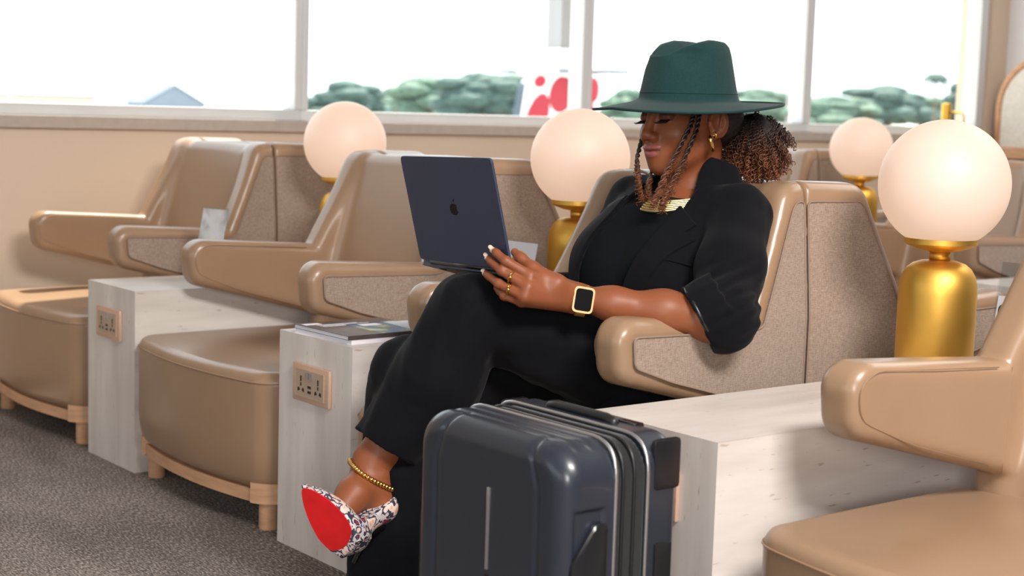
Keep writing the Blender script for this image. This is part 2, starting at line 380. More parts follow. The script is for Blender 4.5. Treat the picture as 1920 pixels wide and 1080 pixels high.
# ================================================================ OUTSIDE THE WINDOWS
GZ = -4.5
M_APRON = mat('pale_concrete_apron', srgb(196, 190, 184), 0.9, noise=(0.05, 0.06, (1, 1, 1)))
struct('ground_outside', MB().box((-1500, -900, GZ-0.5), (WX-1.0, 1500, GZ)), M_APRON, 'pale concrete airfield ground beyond the windows')
def leafmat(n, c): return mat(n, c, 0.8, noise=(0.9, 0.45, (1, 1, 1)), bump=(2.5, 0.8, 0.3))
M_LEAF = [leafmat('dark_green_leaves', srgb(62, 88, 84)), leafmat('mid_green_leaves', srgb(84, 110, 96)), leafmat('olive_green_leaves', srgb(118, 136, 92))]
M_BARK = mat('grey_bark', srgb(110, 98, 86), 0.9, noise=(3, 0.2, (1, 1, 0.3)))
def tree(y, ztop, wid, mi, label, x=-270, palm=False, seed=0):
    r = np.random.default_rng(seed); t = thing('tree', label, 'tree', (x, y, GZ), group='trees beyond the airfield')
    H = ztop - GZ
    MB().tube([(0, 0, 0), (wid*.02, 0, H*.35), (0, wid*.02, H*.75)], [wid*.045+.12, wid*.035+.1, wid*.02+.06], 7).build('trunk', M_BARK, t)
    b = MB()
    if palm:
        for k in range(14):
            a = k*2*math.pi/14; l = wid*0.5; b.tube([(0, 0, H*.86), (l*.5*math.cos(a), l*.5*math.sin(a), H*.98), (l*math.cos(a), l*math.sin(a), H*(.80+.06*(k % 3)))], [.35, .8, .15], 5)
    else:
        n = 30
        for k in range(n):
            a = r.uniform(0, 6.28); q = r.uniform(0.1, .46)*wid; zz = r.uniform(.30, .86)*H; sh = 1 - 0.55*max(0, zz/H-.5)*2
            b.ico((q*sh*math.cos(a), q*sh*math.sin(a), zz), (wid*r.uniform(.13, .22), wid*r.uniform(.13, .22), H*r.uniform(.10, .15)), 2)
        b.ico((0, 0, H*.86), (wid*.2, wid*.2, H*.14), 2); b.ico((0, 0, H*.6), (wid*.38, wid*.38, H*.24), 2)
        V = np.array(b.v); V += 0.25*np.sin(V[:, [1, 2, 0]]*2.3+1)*np.array([1, 1, .6]); b.v = [tuple(p) for p in V]
    o = b.build('crown', M_LEAF[mi], t); return t
for i, (y, zt, wd, mi, lab, pm) in enumerate([
    (168, 5.4, 13.0, 0, 'round dark tree standing alone left of the globe lamp nearest the window', 0),
    (188, 6.9, 15, 1, 'pale broad tree with loose crown behind the laptop, left of the dark one', 0),
    (181, 2.6, 14, 1, 'low bush in front of the pale broad tree', 0),
    (201, 8.2, 17, 0, 'large dark tree between the broad pale tree and the aircraft tail', 0),
    (210, 8.2, 15, 1, 'grey green tree just left of the aircraft tail', 0),
    (207, 3.2, 13, 2, 'bright olive bush at the foot of the trees by the tail', 0),
    (243, 6.2, 9, 1, 'small tree just right of the aircraft tail beside the hat', 0),
    (286, 7.6, 16, 1, 'rounded tree behind the hair puff, left of the thin mullion', 0),
    (298, 6.0, 14, 0, 'low dark tree next to the thin mullion', 0),
    (314, 6.6, 18, 1, 'low tree at the left side of the right hand window', 0),
    (336, 10.0, 21, 0, 'tallest rounded tree in the right hand window', 0),
    (351, 7.6, 18, 1, 'tree under the palm in the right hand window', 0),
    (356, 13.4, 5.4, 0, 'tall palm like tree standing above the others on the right', 1),
    (369, 12.0, 11, 0, 'pointed tree next to the window corner on the right', 0)]):
    f_ = 1.0 + (0, .22, .44)[i % 3]                       # rows of trees one behind the other
    tree(y*f_, 1 + (zt-1)*f_, wd*1.35*f_, mi, lab, x=-270*f_, palm=bool(pm), seed=i+3)
# aircraft T-tail with a red pattern
M_WHITE = mat('white_aircraft_paint', srgb(236, 238, 240), 0.35, noise=(0.5, 0.02, (1, 1, 1)))
M_DARKBLUE = mat('dark_grey_aircraft_paint', srgb(70, 84, 98), 0.4, noise=(0.5, 0.05, (1, 1, 1)))
M_RED = mat('red_aircraft_paint', srgb(158, 14, 40), 0.5, noise=(0.5, 0.05, (1, 1, 1)))
tail = thing('airplane_tail', 'red and white patterned aircraft tail seen through the window', 'airplane', (-52, 43.4, GZ))
# swept fin in the y-z plane (local y: 0 at fin centre)
fin = [(-3.0, 2.5), (-2.35, 6.6), (-1.7, 7.0), (1.75, 7.0), (1.55, 2.5)]
MB().prism(fin, -0.16, 0.16, 0).build('fin', M_WHITE, tail, smooth=False)
MB().prism([(-3.35, 2.5), (-2.55, 6.3), (-2.3, 6.6), (-2.95, 2.5)], -0.13, 0.13, 0).build('leading_edge', M_DARKBLUE, tail, smooth=False)
b = MB().tube([(0, -2.75, 7.05), (0, -2.2, 7.18), (0, 0, 7.22), (0, 1.9, 7.1)], [.05, .32, .36, .08], 12); b.build('fairing', M_WHITE, tail)
MB().prism([(-3.6, -1.0), (3.6, -0.6), (3.6, 0.3), (-3.6, 0.9)], 7.0, 7.14, 2).build('stabilizer', M_DARKBLUE, tail, smooth=False)
MB().tube([(0, -9, 1.9), (0, -3, 2.3), (0, 2.4, 2.75)], [1.3, .95, .2], 16).build('fuselage', M_WHITE, tail)
for (yy, zz, ry, rz, sk) in [(-1.75, 5.0, .55, 1.05, .3), (-.45, 6.1, .58, .72, .1), (.75, 5.2, .62, .95, .05), (-.55, 4.35, .66, .55, .2), (1.35, 6.35, .30, .5, 0), (.9, 3.6, .5, .45, 0), (-1.62, 6.62, .30, .25, .2), (.45, 6.72, .5, .20, 0), (-1.9, 3.5, .5, .4, .2)]:
    pl = [(yy + 1.15*ry*math.cos(a) + sk*rz*math.sin(a), zz + 1.1*rz*math.sin(a)) for a in np.linspace(0, 2*math.pi, 15)[:-1]]
    MB().prism(pl, 0.161, 0.18, 0).build('red_patch', M_RED, tail, smooth=False)
# hangar, low buildings, mast lights
M_HANG = mat('blue_grey_cladding', srgb(116, 130, 146), 0.6, noise=(0.3, 0.06, (1, 1, 1)))
hg = thing('hangar', 'grey gabled hangar far beyond the left window', 'hangar', (-360, 171.5, GZ))
MB().prism([(-8, 0), (8, 0), (8, 3.9), (0, 8.1), (-8, 3.9)], -6, 6, 0).build('body', M_HANG, hg, smooth=False)
MB().prism([(-8.6, 3.5), (0, 8.0), (8.6, 3.5), (8.6, 3.9), (0, 8.5), (-8.6, 3.9)], -6.4, 6.4, 0).build('roof', mat('hangar_roof', srgb(104, 118, 136), 0.6, noise=(0.3, 0.05, (1, 1, 1))), hg, smooth=False)
lb = thing('terminal_building', 'long low pale building at the far left horizon', 'building', (-380, 130, GZ))
MB().box((-5, -42, 0), (5, 30, 4.6)).build('body', mat('sandy_render', srgb(216, 196, 176), 0.8, noise=(0.2, 0.05, (1, 1, 1))), lb, smooth=False)
MB().box((-5.5, -43, 4.6), (5.5, 31, 5.2)).build('roof', M_HANG, lb, smooth=False)
for i, (y, zt, lab) in enumerate([(143, 15.6, 'left of the two slim mast lights beside the hangar'), (148, 13.2, 'right of the two slim mast lights beside the hangar'), (122, 10.8, 'slim mast light at the far left of the picture'), (336, 20, 'slim mast light beside the thin mullion right of the hat')]):
    p_ = thing('mast_light', lab, 'mast', (-330 if i < 3 else -305, y, GZ), group='mast lights on the airfield')
    MB().tube([(0, 0, 0), (0, 0, zt-GZ)], [.3, .18], 6).build('pole', M_CHROME, p_)
    MB().box((-.7, -1.1, zt-GZ-.6), (.7, 1.1, zt-GZ+.3)).build('lamp_head', M_CHROME, p_, smooth=False)
hp = thing('hanging_post', 'grey square post hanging down outside, left of the middle mullion', 'post', (-6.5, 5.385, 1.3))
MB().box((-.06, -.062, 0.02), (.06, .062, 2.2), .004).build('post', mat('grey_metal', srgb(150, 152, 156), 0.5, noise=(20, 0.05, (1, 1, 0.2))), hp, smooth=False)
MB().box((-.07, -.07, 0), (.07, .07, 0.02), .004).build('end_cap', M_WHITE, hp, smooth=False)

# ================================================================ FAR CORNER
M_RATTAN = mat('woven_cane', srgb(214, 208, 198), 0.8, noise=(60, 0.08, (1, 1, 1)))
ct = thing('sideboard', 'low dark cabinet with wooden top along the far wall', 'cabinet', (-4.30, 7.17, 0))
MB().box((-.75, -.15, 0), (.9, .175, .815), .004).build('body', M_DARKCAB, ct, smooth=False)
MB().box((-.77, -.17, .815), (.92, .175, .875), .006).build('wood_top', M_OAK, ct, smooth=False)
for k in range(3): MB().box((-.74+k*.55, -.162, .06), (-.2+k*.55, -.15, .80), .003).build('door', M_DARKCAB, ct, smooth=False)
ar = thing('arched_screen', 'arched screen with wooden rim and pale cane filling on the sideboard', 'screen', (-4.78, 7.2, .875))
pts = [(-.26, 0), (-.26, .20)] + [(-.26*math.cos(a), .20+.26*math.sin(a)) for a in np.linspace(0, math.pi, 17)[1:-1]] + [(.26, .20), (.26, 0)]
MB().tube([(x, 0, z) for x, z in pts], 0.021, 8).build('wooden_rim', M_OAK, ar)
MB().prism(pts, -.006, .006, 1).build('cane_panel', M_RATTAN, ar, smooth=False)
for k in range(22):
    z = .02 + k*.02; hw = .25 if z < .2 else math.sqrt(max(0.0004, .25**2 - (z-.2)**2))
    MB().box((-hw, -.009, z-.003), (hw, -.006, z+.003)).build('cane_strand', M_RATTAN, ar, smooth=False)
bp_ = thing('brass_post', 'slim brass post with a thin bent side arm by the window corner', 'post', (-4.93, 6.6, 0))
MB().lathe([(0.11, 0), (0.11, .012), (.024, .02), (.024, 1.085), (.0, 1.088)], 20).build('pole', M_BRASS, bp_, angle=40)
MB().tube([(0, 0, 1.043), (.085, 0, 1.043), (.100, 0, 1.036), (.107, 0, 1.02), (.107, 0, .93)], .006, 8).build('side_arm', M_BRASS, bp_)
# ================================================================ LOUNGE CHAIR (origin: floor, middle of the rear plane; front looks to -y)
def arm_poly(e):
    """side view (depth, height) of arm and wing, before rounding; e makes the back deeper"""
    return [(.492+e, .582), (.30+e, .572), (.142+e, .563), (.128+e, .595), (.028+e, .800), (.020+e, .815), (0, .819), (-.02, .819), (-.02, .20), (.11+e, .20), (.11+e, .448), (.40+e, .524), (.488+e, .546)]
def xc(d, z): return np.interp(d, [0, .10, .20, .35, .55], [.262, .276, .287, .298, .306]) - .022*np.clip((z-.60)/.25, 0, 1)
BACK_POLY = [(-.02, .828), (.016, .828), (.105, .42), (.112, .22), (-.02, .22)]
def shell_fn(e):
    AP = arm_poly(e)
    def f(P):
        x = P[:, 0]; d = -P[:, 1]; z = P[:, 2]
        q2 = poly2(d, z, AP) - .045; qx = np.abs(np.abs(x) - xc(d, z)) - .040; r = .024
        side = np.linalg.norm(np.maximum(np.stack([q2 + r, qx + r], 1), 0), axis=1) + np.minimum(np.maximum(q2, qx) + r, 0) - r
        b2 = poly2(d - .16*np.minimum(np.abs(x), .3)**2*np.clip((z-.2)/.5, 0, 1), z + .10*x*x, [(p[0] + (e if p[0] > 0 else 0), p[1]) for p in BACK_POLY]) - .035
        back = smax(b2, np.abs(x) - .275, .03)
        return np.maximum(smin(side, back, .035), -d)
    return f
def chair_shell(ch, e):
    V, Q = surf(shell_fn(e), (-.42, -.62-e, .10), (.42, .06, .92), .0075)
    obj('shell', mesh('shell', V, Q), M_LEATHER, ch)
    # woven outer panels, one per side, lying on the shell
    FAB = rounded([(.505+e, .596), (.500+e, .540), (.40+e, .505), (.12+e, .430), (.001, .415-e*.1), (.001, .830), (.026+e, .830), (.040+e, .816), (.146+e, .590), (.175+e, .586)], .012)
    for s in (-1, 1):
        pv, pf, outl = patch(FAB, .022)
        V3 = np.stack([s*(xc(pv[:, 0], pv[:, 1]) + .0405), -pv[:, 0], pv[:, 1]], 1)
        V4, F4 = sheet(V3, pf, np.array([s*.005, 0, 0]))
        me = mesh('outer_panel', V4, F4, False); bm = bmesh.new(); bm.from_mesh(me); bmesh.ops.recalc_face_normals(bm, faces=bm.faces); bm.to_mesh(me); bm.free()
        fp = obj('outer_panel', me, M_FABRIC, ch)
        o3 = np.stack([s*(xc(outl[:, 0], outl[:, 1]) + .046), -outl[:, 0], outl[:, 1]], 1)
        MB().tube(o3, .0022, 6, closed=True).build('piping', M_SEAM, fp)
        # stitched seam on the inside of the arm, where it meets the back
        zz = np.linspace(.42, .60, 12); dd = .165 + e + (.6-zz)*.05
        MB().tube(np.stack([s*(xc(dd, zz) - .0395), -dd, zz], 1), .0009, 5).build('seam', M_PIPING, ch)
        # stitched edge line around the padded arm front
        el = rounded([(.17+e, .600), (.49+e, .616), (.526+e, .592), (.520+e, .540), (.40+e, .492), (.18+e, .430)], .03)[4:-4]
        MB().tube(np.stack([s*(xc(el[:, 0], el[:, 1]) - .0405), -el[:, 0], el[:, 1]], 1), .0009, 5).build('seam', M_PIPING, ch)
ch = thing('lounge_chair', 'x', 'chair')
chair_shell(ch, 0.0)
def seat_fn(P):
    x = P[:, 0]; d = -P[:, 1]; z = P[:, 2]
    bul = .048*(1 - (x/.36)**2)
    top = .375 + .012*(1-(x/.36)**2)*np.clip((.72-d)/.3, 0, 1)
    zc = (z - .094)/(top - .094)*.26                     # crowned top
    dd = d - np.where(d > .3, bul*np.clip((d-.3)/.3, 0, 1), 0)
    taper = .016*np.clip((.19 - z)/.09, 0, 1)**2          # rounds in towards the base
    q = np.abs(np.stack([x, dd - .385, zc - .13], 1)) - np.array([.358, .265, .13]) + np.stack([taper, taper*.8, taper*0], 1)
    qh = q[:, :2] + .055; e2 = np.linalg.norm(np.maximum(qh, 0), axis=1) + np.minimum(qh.max(1), 0) - .055
    r = .026; e = np.stack([e2 + r, q[:, 2] + r], 1)
    return np.linalg.norm(np.maximum(e, 0), axis=1) + np.minimum(e.max(1), 0) - r
st = sobj('seat', seat_fn, (-.42, -.76, .08), (.42, -.08, .42), .009, M_LEATHER, ch)
def seat_ring(z, ins, d0):
    """outline of the seat front: left rear -> front -> right rear"""
    o = []
    hw = .358 - ins; fr = .65 - ins
    for x, d in [(-hw, d0), (-hw, fr-.055)] + [(-hw+.055-.055*math.cos(a), fr-.055+.055*math.sin(a)) for a in np.linspace(0, math.pi/2, 6)[1:]] + [(x, fr) for x in np.linspace(-hw+.08, hw-.08, 13)] + [(hw-.055+.055*math.sin(a), fr-.055+.055*math.cos(a)) for a in np.linspace(0, math.pi/2, 6)] + [(hw, d0)]:
        b_ = .048*(1-(x/.36)**2)*min(1, max(0, (d-.3)/.3)); o.append((x, -(d+b_), z))
    return o
MB().tube(seat_ring(.352, -.001, .18), .0020, 6).build('piping', M_PIPING, st)
# wooden base: curved front rail, side rails, four turned legs
ro = seat_ring(.0, .016, .14); ri = seat_ring(.0, .06, .14); n_ = len(ro); m_ = MB(); V_ = []
for (z0, ring) in ((.066, ro), (.096, ro), (.096, ri), (.066, ri)): V_ += [(p[0], p[1], z0) for p in ring]
F_ = [(a*n_+i, a*n_+i+1, ((a+1) % 4)*n_+i+1, ((a+1) % 4)*n_+i) for a in range(4) for i in range(n_-1)] + [(0, n_, 2*n_, 3*n_), (n_-1, 4*n_-1, 3*n_-1, 2*n_-1)]
m_.add(V_, F_).build('base_rail', M_OAK, ch, smooth=True, angle=40)
for s in (-1, 1):
    k = [i for i in range(n_) if s*ro[i][0] > .27 and -ro[i][1] > .52]; k = k if s > 0 else k[::-1]
    V_ = []; kk = len(k)
    for (z0, sc_) in ((.066, 1.018), (.114, 1.018), (.114, .90), (.066, .90)): V_ += [(ro[i][0]*sc_, ro[i][1]*(1+(sc_-1)*.7), z0) for i in k]
    F_ = [(a*kk+i, a*kk+i+1, ((a+1) % 4)*kk+i+1, ((a+1) % 4)*kk+i) for a in range(4) for i in range(kk-1)] + [(0, kk, 2*kk, 3*kk), (kk-1, 4*kk-1, 3*kk-1, 2*kk-1)]
    MB().add(V_, F_).build('corner_block', M_OAK, ch, smooth=True, angle=40)
    for d in (.615, .18):
        MB().lathe([(.021, 0), (.0225, .004), (.0225, .07)], 24, (s*.30, -d, 0)).build('leg', M_OAK, ch, angle=50)
YR = 2.40; PER = 1.071; YO2 = 2.5
spots = [(-4.56, YR, 0, 'tan leather lounge chair next to the window wall, sunlit seat'),
         (-3.478, YR, 0, 'tan leather lounge chair behind the laptop, left of the seated woman'),
         (-2.408, YR, 0, 'tan leather lounge chair that the woman sits in'),
         (-1.262, YR, 0, 'tan leather lounge chair in the right foreground, nearest the camera'),
         (-4.56, YR, math.pi, 'lounge chair back to back with the one at the window wall'),
         (-3.478, YR, math.pi, 'lounge chair back to back with the one behind the laptop'),
         (-2.408, YR, math.pi, 'lounge chair back to back with the woman\'s chair, beside the large globe lamp'),
         (-4.56, YR+YO2, 0, 'blurred lounge chair behind the woman\'s hair, near the window'),
         (-3.470, YR+YO2, 0, 'blurred lounge chair in the background at the right edge'),
         (-4.56, YR+YO2, math.pi, 'blurred lounge chair turned to the window corner behind the small lamp'),
         (-3.470, YR+YO2, math.pi, 'blurred lounge chair turned to the far wall at the right edge')]
# the chairs of the opposite rows have deeper wings
ch2 = thing('lounge_chair', 'x', 'chair'); chair_shell(ch2, .115)
for part in list(ch.children):
    if part.name.split('.')[0] in ('seat', 'base_rail', 'corner_block', 'leg'): copy_tree(part, ch2).location = (0, -.115, 0)
used = set()
for i, (x, y, rz, lab) in enumerate(spots):
    src = ch2 if rz else ch
    o = copy_tree(src) if src in used else src; used.add(src)
    o.location = (x, y + (0.008 if rz else 0), 0); o.rotation_euler = (0, 0, rz); tag(o, lab, 'chair', 'tan lounge chairs')

# ================================================================ STONE CONSOLES BETWEEN THE CHAIRS
def travertine(name, axis):
    st = [(1, 1, 1), (1, 1, 1)][0]
    m = mat(name, srgb(222, 208, 196), 0.42, spec=0.4); n = m.node_tree.nodes; L = m.node_tree.links; p = n['Principled BSDF']; tc = n.new('ShaderNodeTexCoord')
    s1 = {'z': (9, 9, 1.2), 'y': (7, 1.2, 9)}[axis]; s2 = {'z': (170, 170, 30), 'y': (150, 26, 170)}[axis]
    def tx(st_, sc, det, off=0):
        mp = n.new('ShaderNodeMapping'); mp.inputs['Scale'].default_value = st_; mp.inputs['Location'].default_value = (off, off, off)
        t = n.new('ShaderNodeTexNoise'); t.inputs['Scale'].default_value = sc; t.inputs['Detail'].default_value = det; L.new(tc.outputs['Object'], mp.inputs[0]); L.new(mp.outputs[0], t.inputs['Vector']); return t.outputs['Fac']
    a = tx(s1, 1.6, 6); b = tx(s2, 1.0, 3, 5.0)
    r = n.new('ShaderNodeValToRGB'); e = r.color_ramp.elements; e[0].position = .3; e[0].color = srgb(192, 182, 176); e[1].position = .7; e[1].color = srgb(219, 212, 206)
    L.new(a, r.inputs[0])
    r2 = n.new('ShaderNodeValToRGB'); r2.color_ramp.elements[0].position = .67; r2.color_ramp.elements[0].color = (0, 0, 0, 1); r2.color_ramp.elements[1].position = .74; r2.color_ramp.elements[1].color = (.8, .8, .8, 1)
    L.new(b, r2.inputs[0]); mx = n.new('ShaderNodeMixRGB'); mx.inputs[2].default_value = srgb(166, 146, 132)
    L.new(r2.outputs[0], mx.inputs[0]); L.new(r.outputs[0], mx.inputs[1]); L.new(mx.outputs[0], p.inputs['Base Color'])
    bp = n.new('ShaderNodeBump'); bp.inputs['Strength'].default_value = .25; bp.inputs['Distance'].default_value = .001; bp.invert = True
    L.new(r2.outputs[0], bp.inputs['Height']); L.new(bp.outputs[0], p.inputs['Normal']); return m
M_TRAVV = travertine('travertine_upright', 'z'); M_TRAVH = travertine('travertine_flat', 'y')
CW, CH_, CF, CB = .305, .488, -.649, .724           # local: x 0..CW, y about the rear plane
cs = thing('stone_console', 'x', 'console'); T = .022
def slab(outer, inner, m, name):
    """mitred slab: outer and inner face given as four corners each"""
    return MB().add(list(outer) + list(inner), [(0, 1, 2, 3), (7, 6, 5, 4), (0, 4, 5, 1), (1, 5, 6, 2), (2, 6, 7, 3), (3, 7, 4, 0)]).build(name, m, cs, smooth=False)
g_ = .0003; X0, X1, Y0, Y1, Z1 = 0, CW, CF, CB, CH_
slab([(X0, Y0, Z1), (X1, Y0, Z1), (X1, Y1, Z1), (X0, Y1, Z1)], [(X0+T, Y0+T, Z1-T+g_), (X1-T, Y0+T, Z1-T+g_), (X1-T, Y1-T, Z1-T+g_), (X0+T, Y1-T, Z1-T+g_)], M_TRAVH, 'top_slab')
slab([(X0, Y0, 0), (X1, Y0, 0), (X1, Y0, Z1-g_), (X0, Y0, Z1-g_)], [(X0+T, Y0+T, 0), (X1-T, Y0+T, 0), (X1-T, Y0+T, Z1-T), (X0+T, Y0+T, Z1-T)], M_TRAVV, 'front_slab')
slab([(X0, Y1, 0), (X1, Y1, 0), (X1, Y1, Z1-g_), (X0, Y1, Z1-g_)], [(X0+T, Y1-T, 0), (X1-T, Y1-T, 0), (X1-T, Y1-T, Z1-T), (X0+T, Y1-T, Z1-T)], M_TRAVV, 'rear_slab')
slab([(X0, Y0+g_, 0), (X0, Y1-g_, 0), (X0, Y1-g_, Z1-g_), (X0, Y0+g_, Z1-g_)], [(X0+T, Y0+T+g_, 0), (X0+T, Y1-T-g_, 0), (X0+T, Y1-T-g_, Z1-T), (X0+T, Y0+T+g_, Z1-T)], M_TRAVH, 'side_slab')
slab([(X1, Y0+g_, 0), (X1, Y1-g_, 0), (X1, Y1-g_, Z1-g_), (X1, Y0+g_, Z1-g_)], [(X1-T, Y0+T+g_, 0), (X1-T, Y1-T-g_, 0), (X1-T, Y1-T-g_, Z1-T), (X1-T, Y0+T+g_, Z1-T)], M_TRAVH, 'side_slab')
# socket plate on the front slab
M_PLATE = mat('rose_gold_plate', srgb(206, 172, 150), 0.32, 0.35, noise=(200, 0.04, (0.05, 1, 1)))
M_INSERT = mat('champagne_insert', srgb(176, 156, 136), 0.4, 0.2, noise=(100, 0.03, (1, 1, 1)))
so = MB().box((.074, CF-.0095, .343), (.227, CF, .427), .004).build('socket_plate', M_PLATE, cs, angle=30)
def pc(lo, hi, m, nm, bev=.0004): return MB().box((.1505+lo[0], CF-.0095-lo[1], .385+lo[2]), (.1505+hi[0], CF-.0095-hi[1], .385+hi[2]), bev).build(nm, m, so, smooth=False)
pc((-.059, 0, -.029), (.059, .0015, .030), M_INSERT, 'insert')
pc((-.0135, .0014, .012), (-.001, .004, .027), M_CHROME, 'switch'); pc((.001, .0014, .012), (.0135, .004, .027), M_CHROME, 'switch')
pc((-.0065, .0014, -.008), (.0065, .0020, -.0025), M_BLACK, 'charging_port'); pc((-.0065, .0014, -.019), (.0065, .0020, -.0135), M_BLACK, 'charging_port')
for cx_ in (-.036, .036):
    pc((cx_-.002, .0014, .004), (cx_+.002, .0020, .016), M_BLACK, 'pin_hole'); pc((cx_-.0018, .0014, -.006), (cx_+.0018, .0020, .001), M_BLACK, 'pin_hole')
    for s in (-1, 1):
        MB().prism([(.1505+cx_+s*.004, .385-.016), (.1505+cx_+s*.0135, .385-.0195), (.1505+cx_+s*.0135, .385-.012), (.1505+cx_+s*.008, .385-.0095)], CF-.0115, CF-.0109, 1).build('pin_hole', M_BLACK, so, smooth=False)
cons = [(-4.147, YR, 'stone console with socket plate nearest the window wall'), (-3.076, YR, 'stone console with magazines and a socket plate'),
        (-2.005, YR, 'stone console behind the suitcase, carrying the large lamp'), (-4.147, YR+YO2, 'stone console of the rear seating row under the small lamp'), (-3.076, YR+YO2, 'stone console of the rear seating row at the right edge')]
for i, (x, y, lab) in enumerate(cons):
    o = cs if i == 0 else copy_tree(cs)
    o.location = (x, y, 0); tag(o, lab, 'console', 'stone consoles')

# ================================================================ GLOBE LAMPS
M_GLOBE = mat('opal_glass_globe', srgb(168, 152, 148), 0.5, emit=((1.0, .655, .435, 1), 0.55), noise=(2, 0.01, (1, 1, 1)))
lp = thing('globe_lamp', 'x', 'lamp')
GR = .1235; GC = .391
MB().lathe([(.071, 0), (.074, .003), (.074, .185), (.073, .200), (.069, .216), (.061, .230), (.050, .239), (.036, .244), (.021, .246)], 48).build('base', M_BRASS, lp, angle=60)
MB().lathe([(.020, .246), (.020, .262)], 32).build('neck', M_BRASS, lp)
MB().lathe([(.020, .262), (.040, .266), (.064, .2745), (.0685, .278), (.0685, .289), (.066, .2905)], 48).build('dish', M_BRASS, lp, angle=40)
a0 = math.asin(.066/GR)
MB().lathe([(GR*math.sin(a), GC - GR*math.cos(a)) for a in np.linspace(a0, math.pi-1e-4, 40)], 64).build('globe', M_GLOBE, lp)
lamps = [(-4.038, 2.512, 'globe lamp on brass base, leftmost of the three in the front row'), (-2.974, 2.533, 'globe lamp on brass base right of the laptop'), (-1.862, 2.50, 'largest globe lamp on brass base at the right'), (-4.04, 4.886, 'small blurred globe lamp in the background behind the largest one')]
for i, (x, y, lab) in enumerate(lamps):
    o = lp if i == 0 else copy_tree(lp); o.location = (x, y, CH_); tag(o, lab, 'lamp', 'globe lamps')

# ================================================================ SIGN HOLDERS
M_PAPER = ramp_mat('printed_card', [(.35, srgb(236, 232, 230)), (.5, srgb(214, 210, 212)), (.62, srgb(150, 150, 160))], 14, .6, detail=2)
M_PAPER2 = mat('white_card', srgb(232, 226, 234), .6, noise=(10, .02, (1, 1, 1)))
M_YEL = mat('yellow_print', srgb(238, 210, 120), .6); M_GRN = mat('green_print', srgb(70, 130, 90), .6); M_REDP = mat('red_print', srgb(190, 60, 70), .6); M_GREYP = mat('grey_print', srgb(120, 118, 124), .6)
def holder(loc, rz, lab, design):
    t = thing('sign_holder', lab, 'sign holder', loc, rz, 'acrylic sign holders'); tilt = math.radians(-12)
    R = Matrix.Rotation(tilt, 4, 'X'); Hh = (.21, .20, .235)[design]
    def up(mb, nm, m):
        mb.v = [tuple(R @ Vector(p)) for p in mb.v]; return mb.build(nm, m, t, smooth=False)
    MB().box((-.055, -.002, 0), (.055, .055, .004), .001).build('foot', M_ACRYL, t, smooth=False)
    up(MB().box((-.055, -.004, .002), (.055, -.0015, Hh), .0008), 'front_sheet', M_ACRYL); up(MB().box((-.055, .0018, .002), (.055, .004, Hh), .0008), 'rear_sheet', M_ACRYL)
    cd = up(MB().box((-.051, -.0008, .006), (.051, .0008, Hh-(.005 if design != 2 else .070))), 'card', M_PAPER2 if design else M_PAPER)
    def pr(mb, nm, m):
        mb.v = [tuple(R @ Vector(p)) for p in mb.v]; mb.build(nm, m, cd, smooth=False)
    if design == 1:
        ring = [(.035*math.cos(a), .125+.05*math.sin(a)) for a in np.linspace(0, math.pi, 15)] + [(.026*math.cos(a), .125+.041*math.sin(a)) for a in np.linspace(math.pi, 0, 15)]
        pr(MB().prism(ring, -.0012, -.0009, 1), 'print', M_YEL); pr(MB().box((-.006, -.0012, .10), (.004, -.0009, .135)), 'print', M_GRN); pr(MB().box((-.004, -.0012, .135), (.004, -.0009, .15)), 'print', M_REDP)
    elif design == 0:
        pr(MB().prism([(-.05, .19), (-.035, .19), (.045, .12), (.045, .10)], -.0012, -.0009, 1), 'print', M_PAPER2)
        for k in range(4): pr(MB().box((-.045+k*.022, -.0012, .02), (-.034+k*.022, -.0009, .05+.012*(k % 3))), 'print', M_GREYP)
    else:
        ol = rounded([(-.047, .012), (.047, .012), (.047, .148), (-.047, .148)], .012); il = rounded([(-.044, .015), (.044, .015), (.044, .145), (-.044, .145)], .010)
        n = len(ol); mb = MB(); mb.add([(p[0], -.0012, p[1]) for p in ol] + [(p[0], -.0012, p[1]) for p in il], [(i, (i+1) % n, n+(i+1) % n, n+i) for i in range(n)])
        pr(mb, 'print', M_BLACK)
holder((-4.0, 2.03, CH_), math.radians(14), 'acrylic sign holder with a pale leaflet, left, on the console by the window', 0)
holder((-2.945, 2.30, CH_), math.radians(6), 'acrylic sign holder with a yellow arc print, right of the laptop', 1)
holder((-1.84, 2.72, CH_), math.radians(8), 'clear acrylic sign holder at the right edge behind the foreground chair', 2)

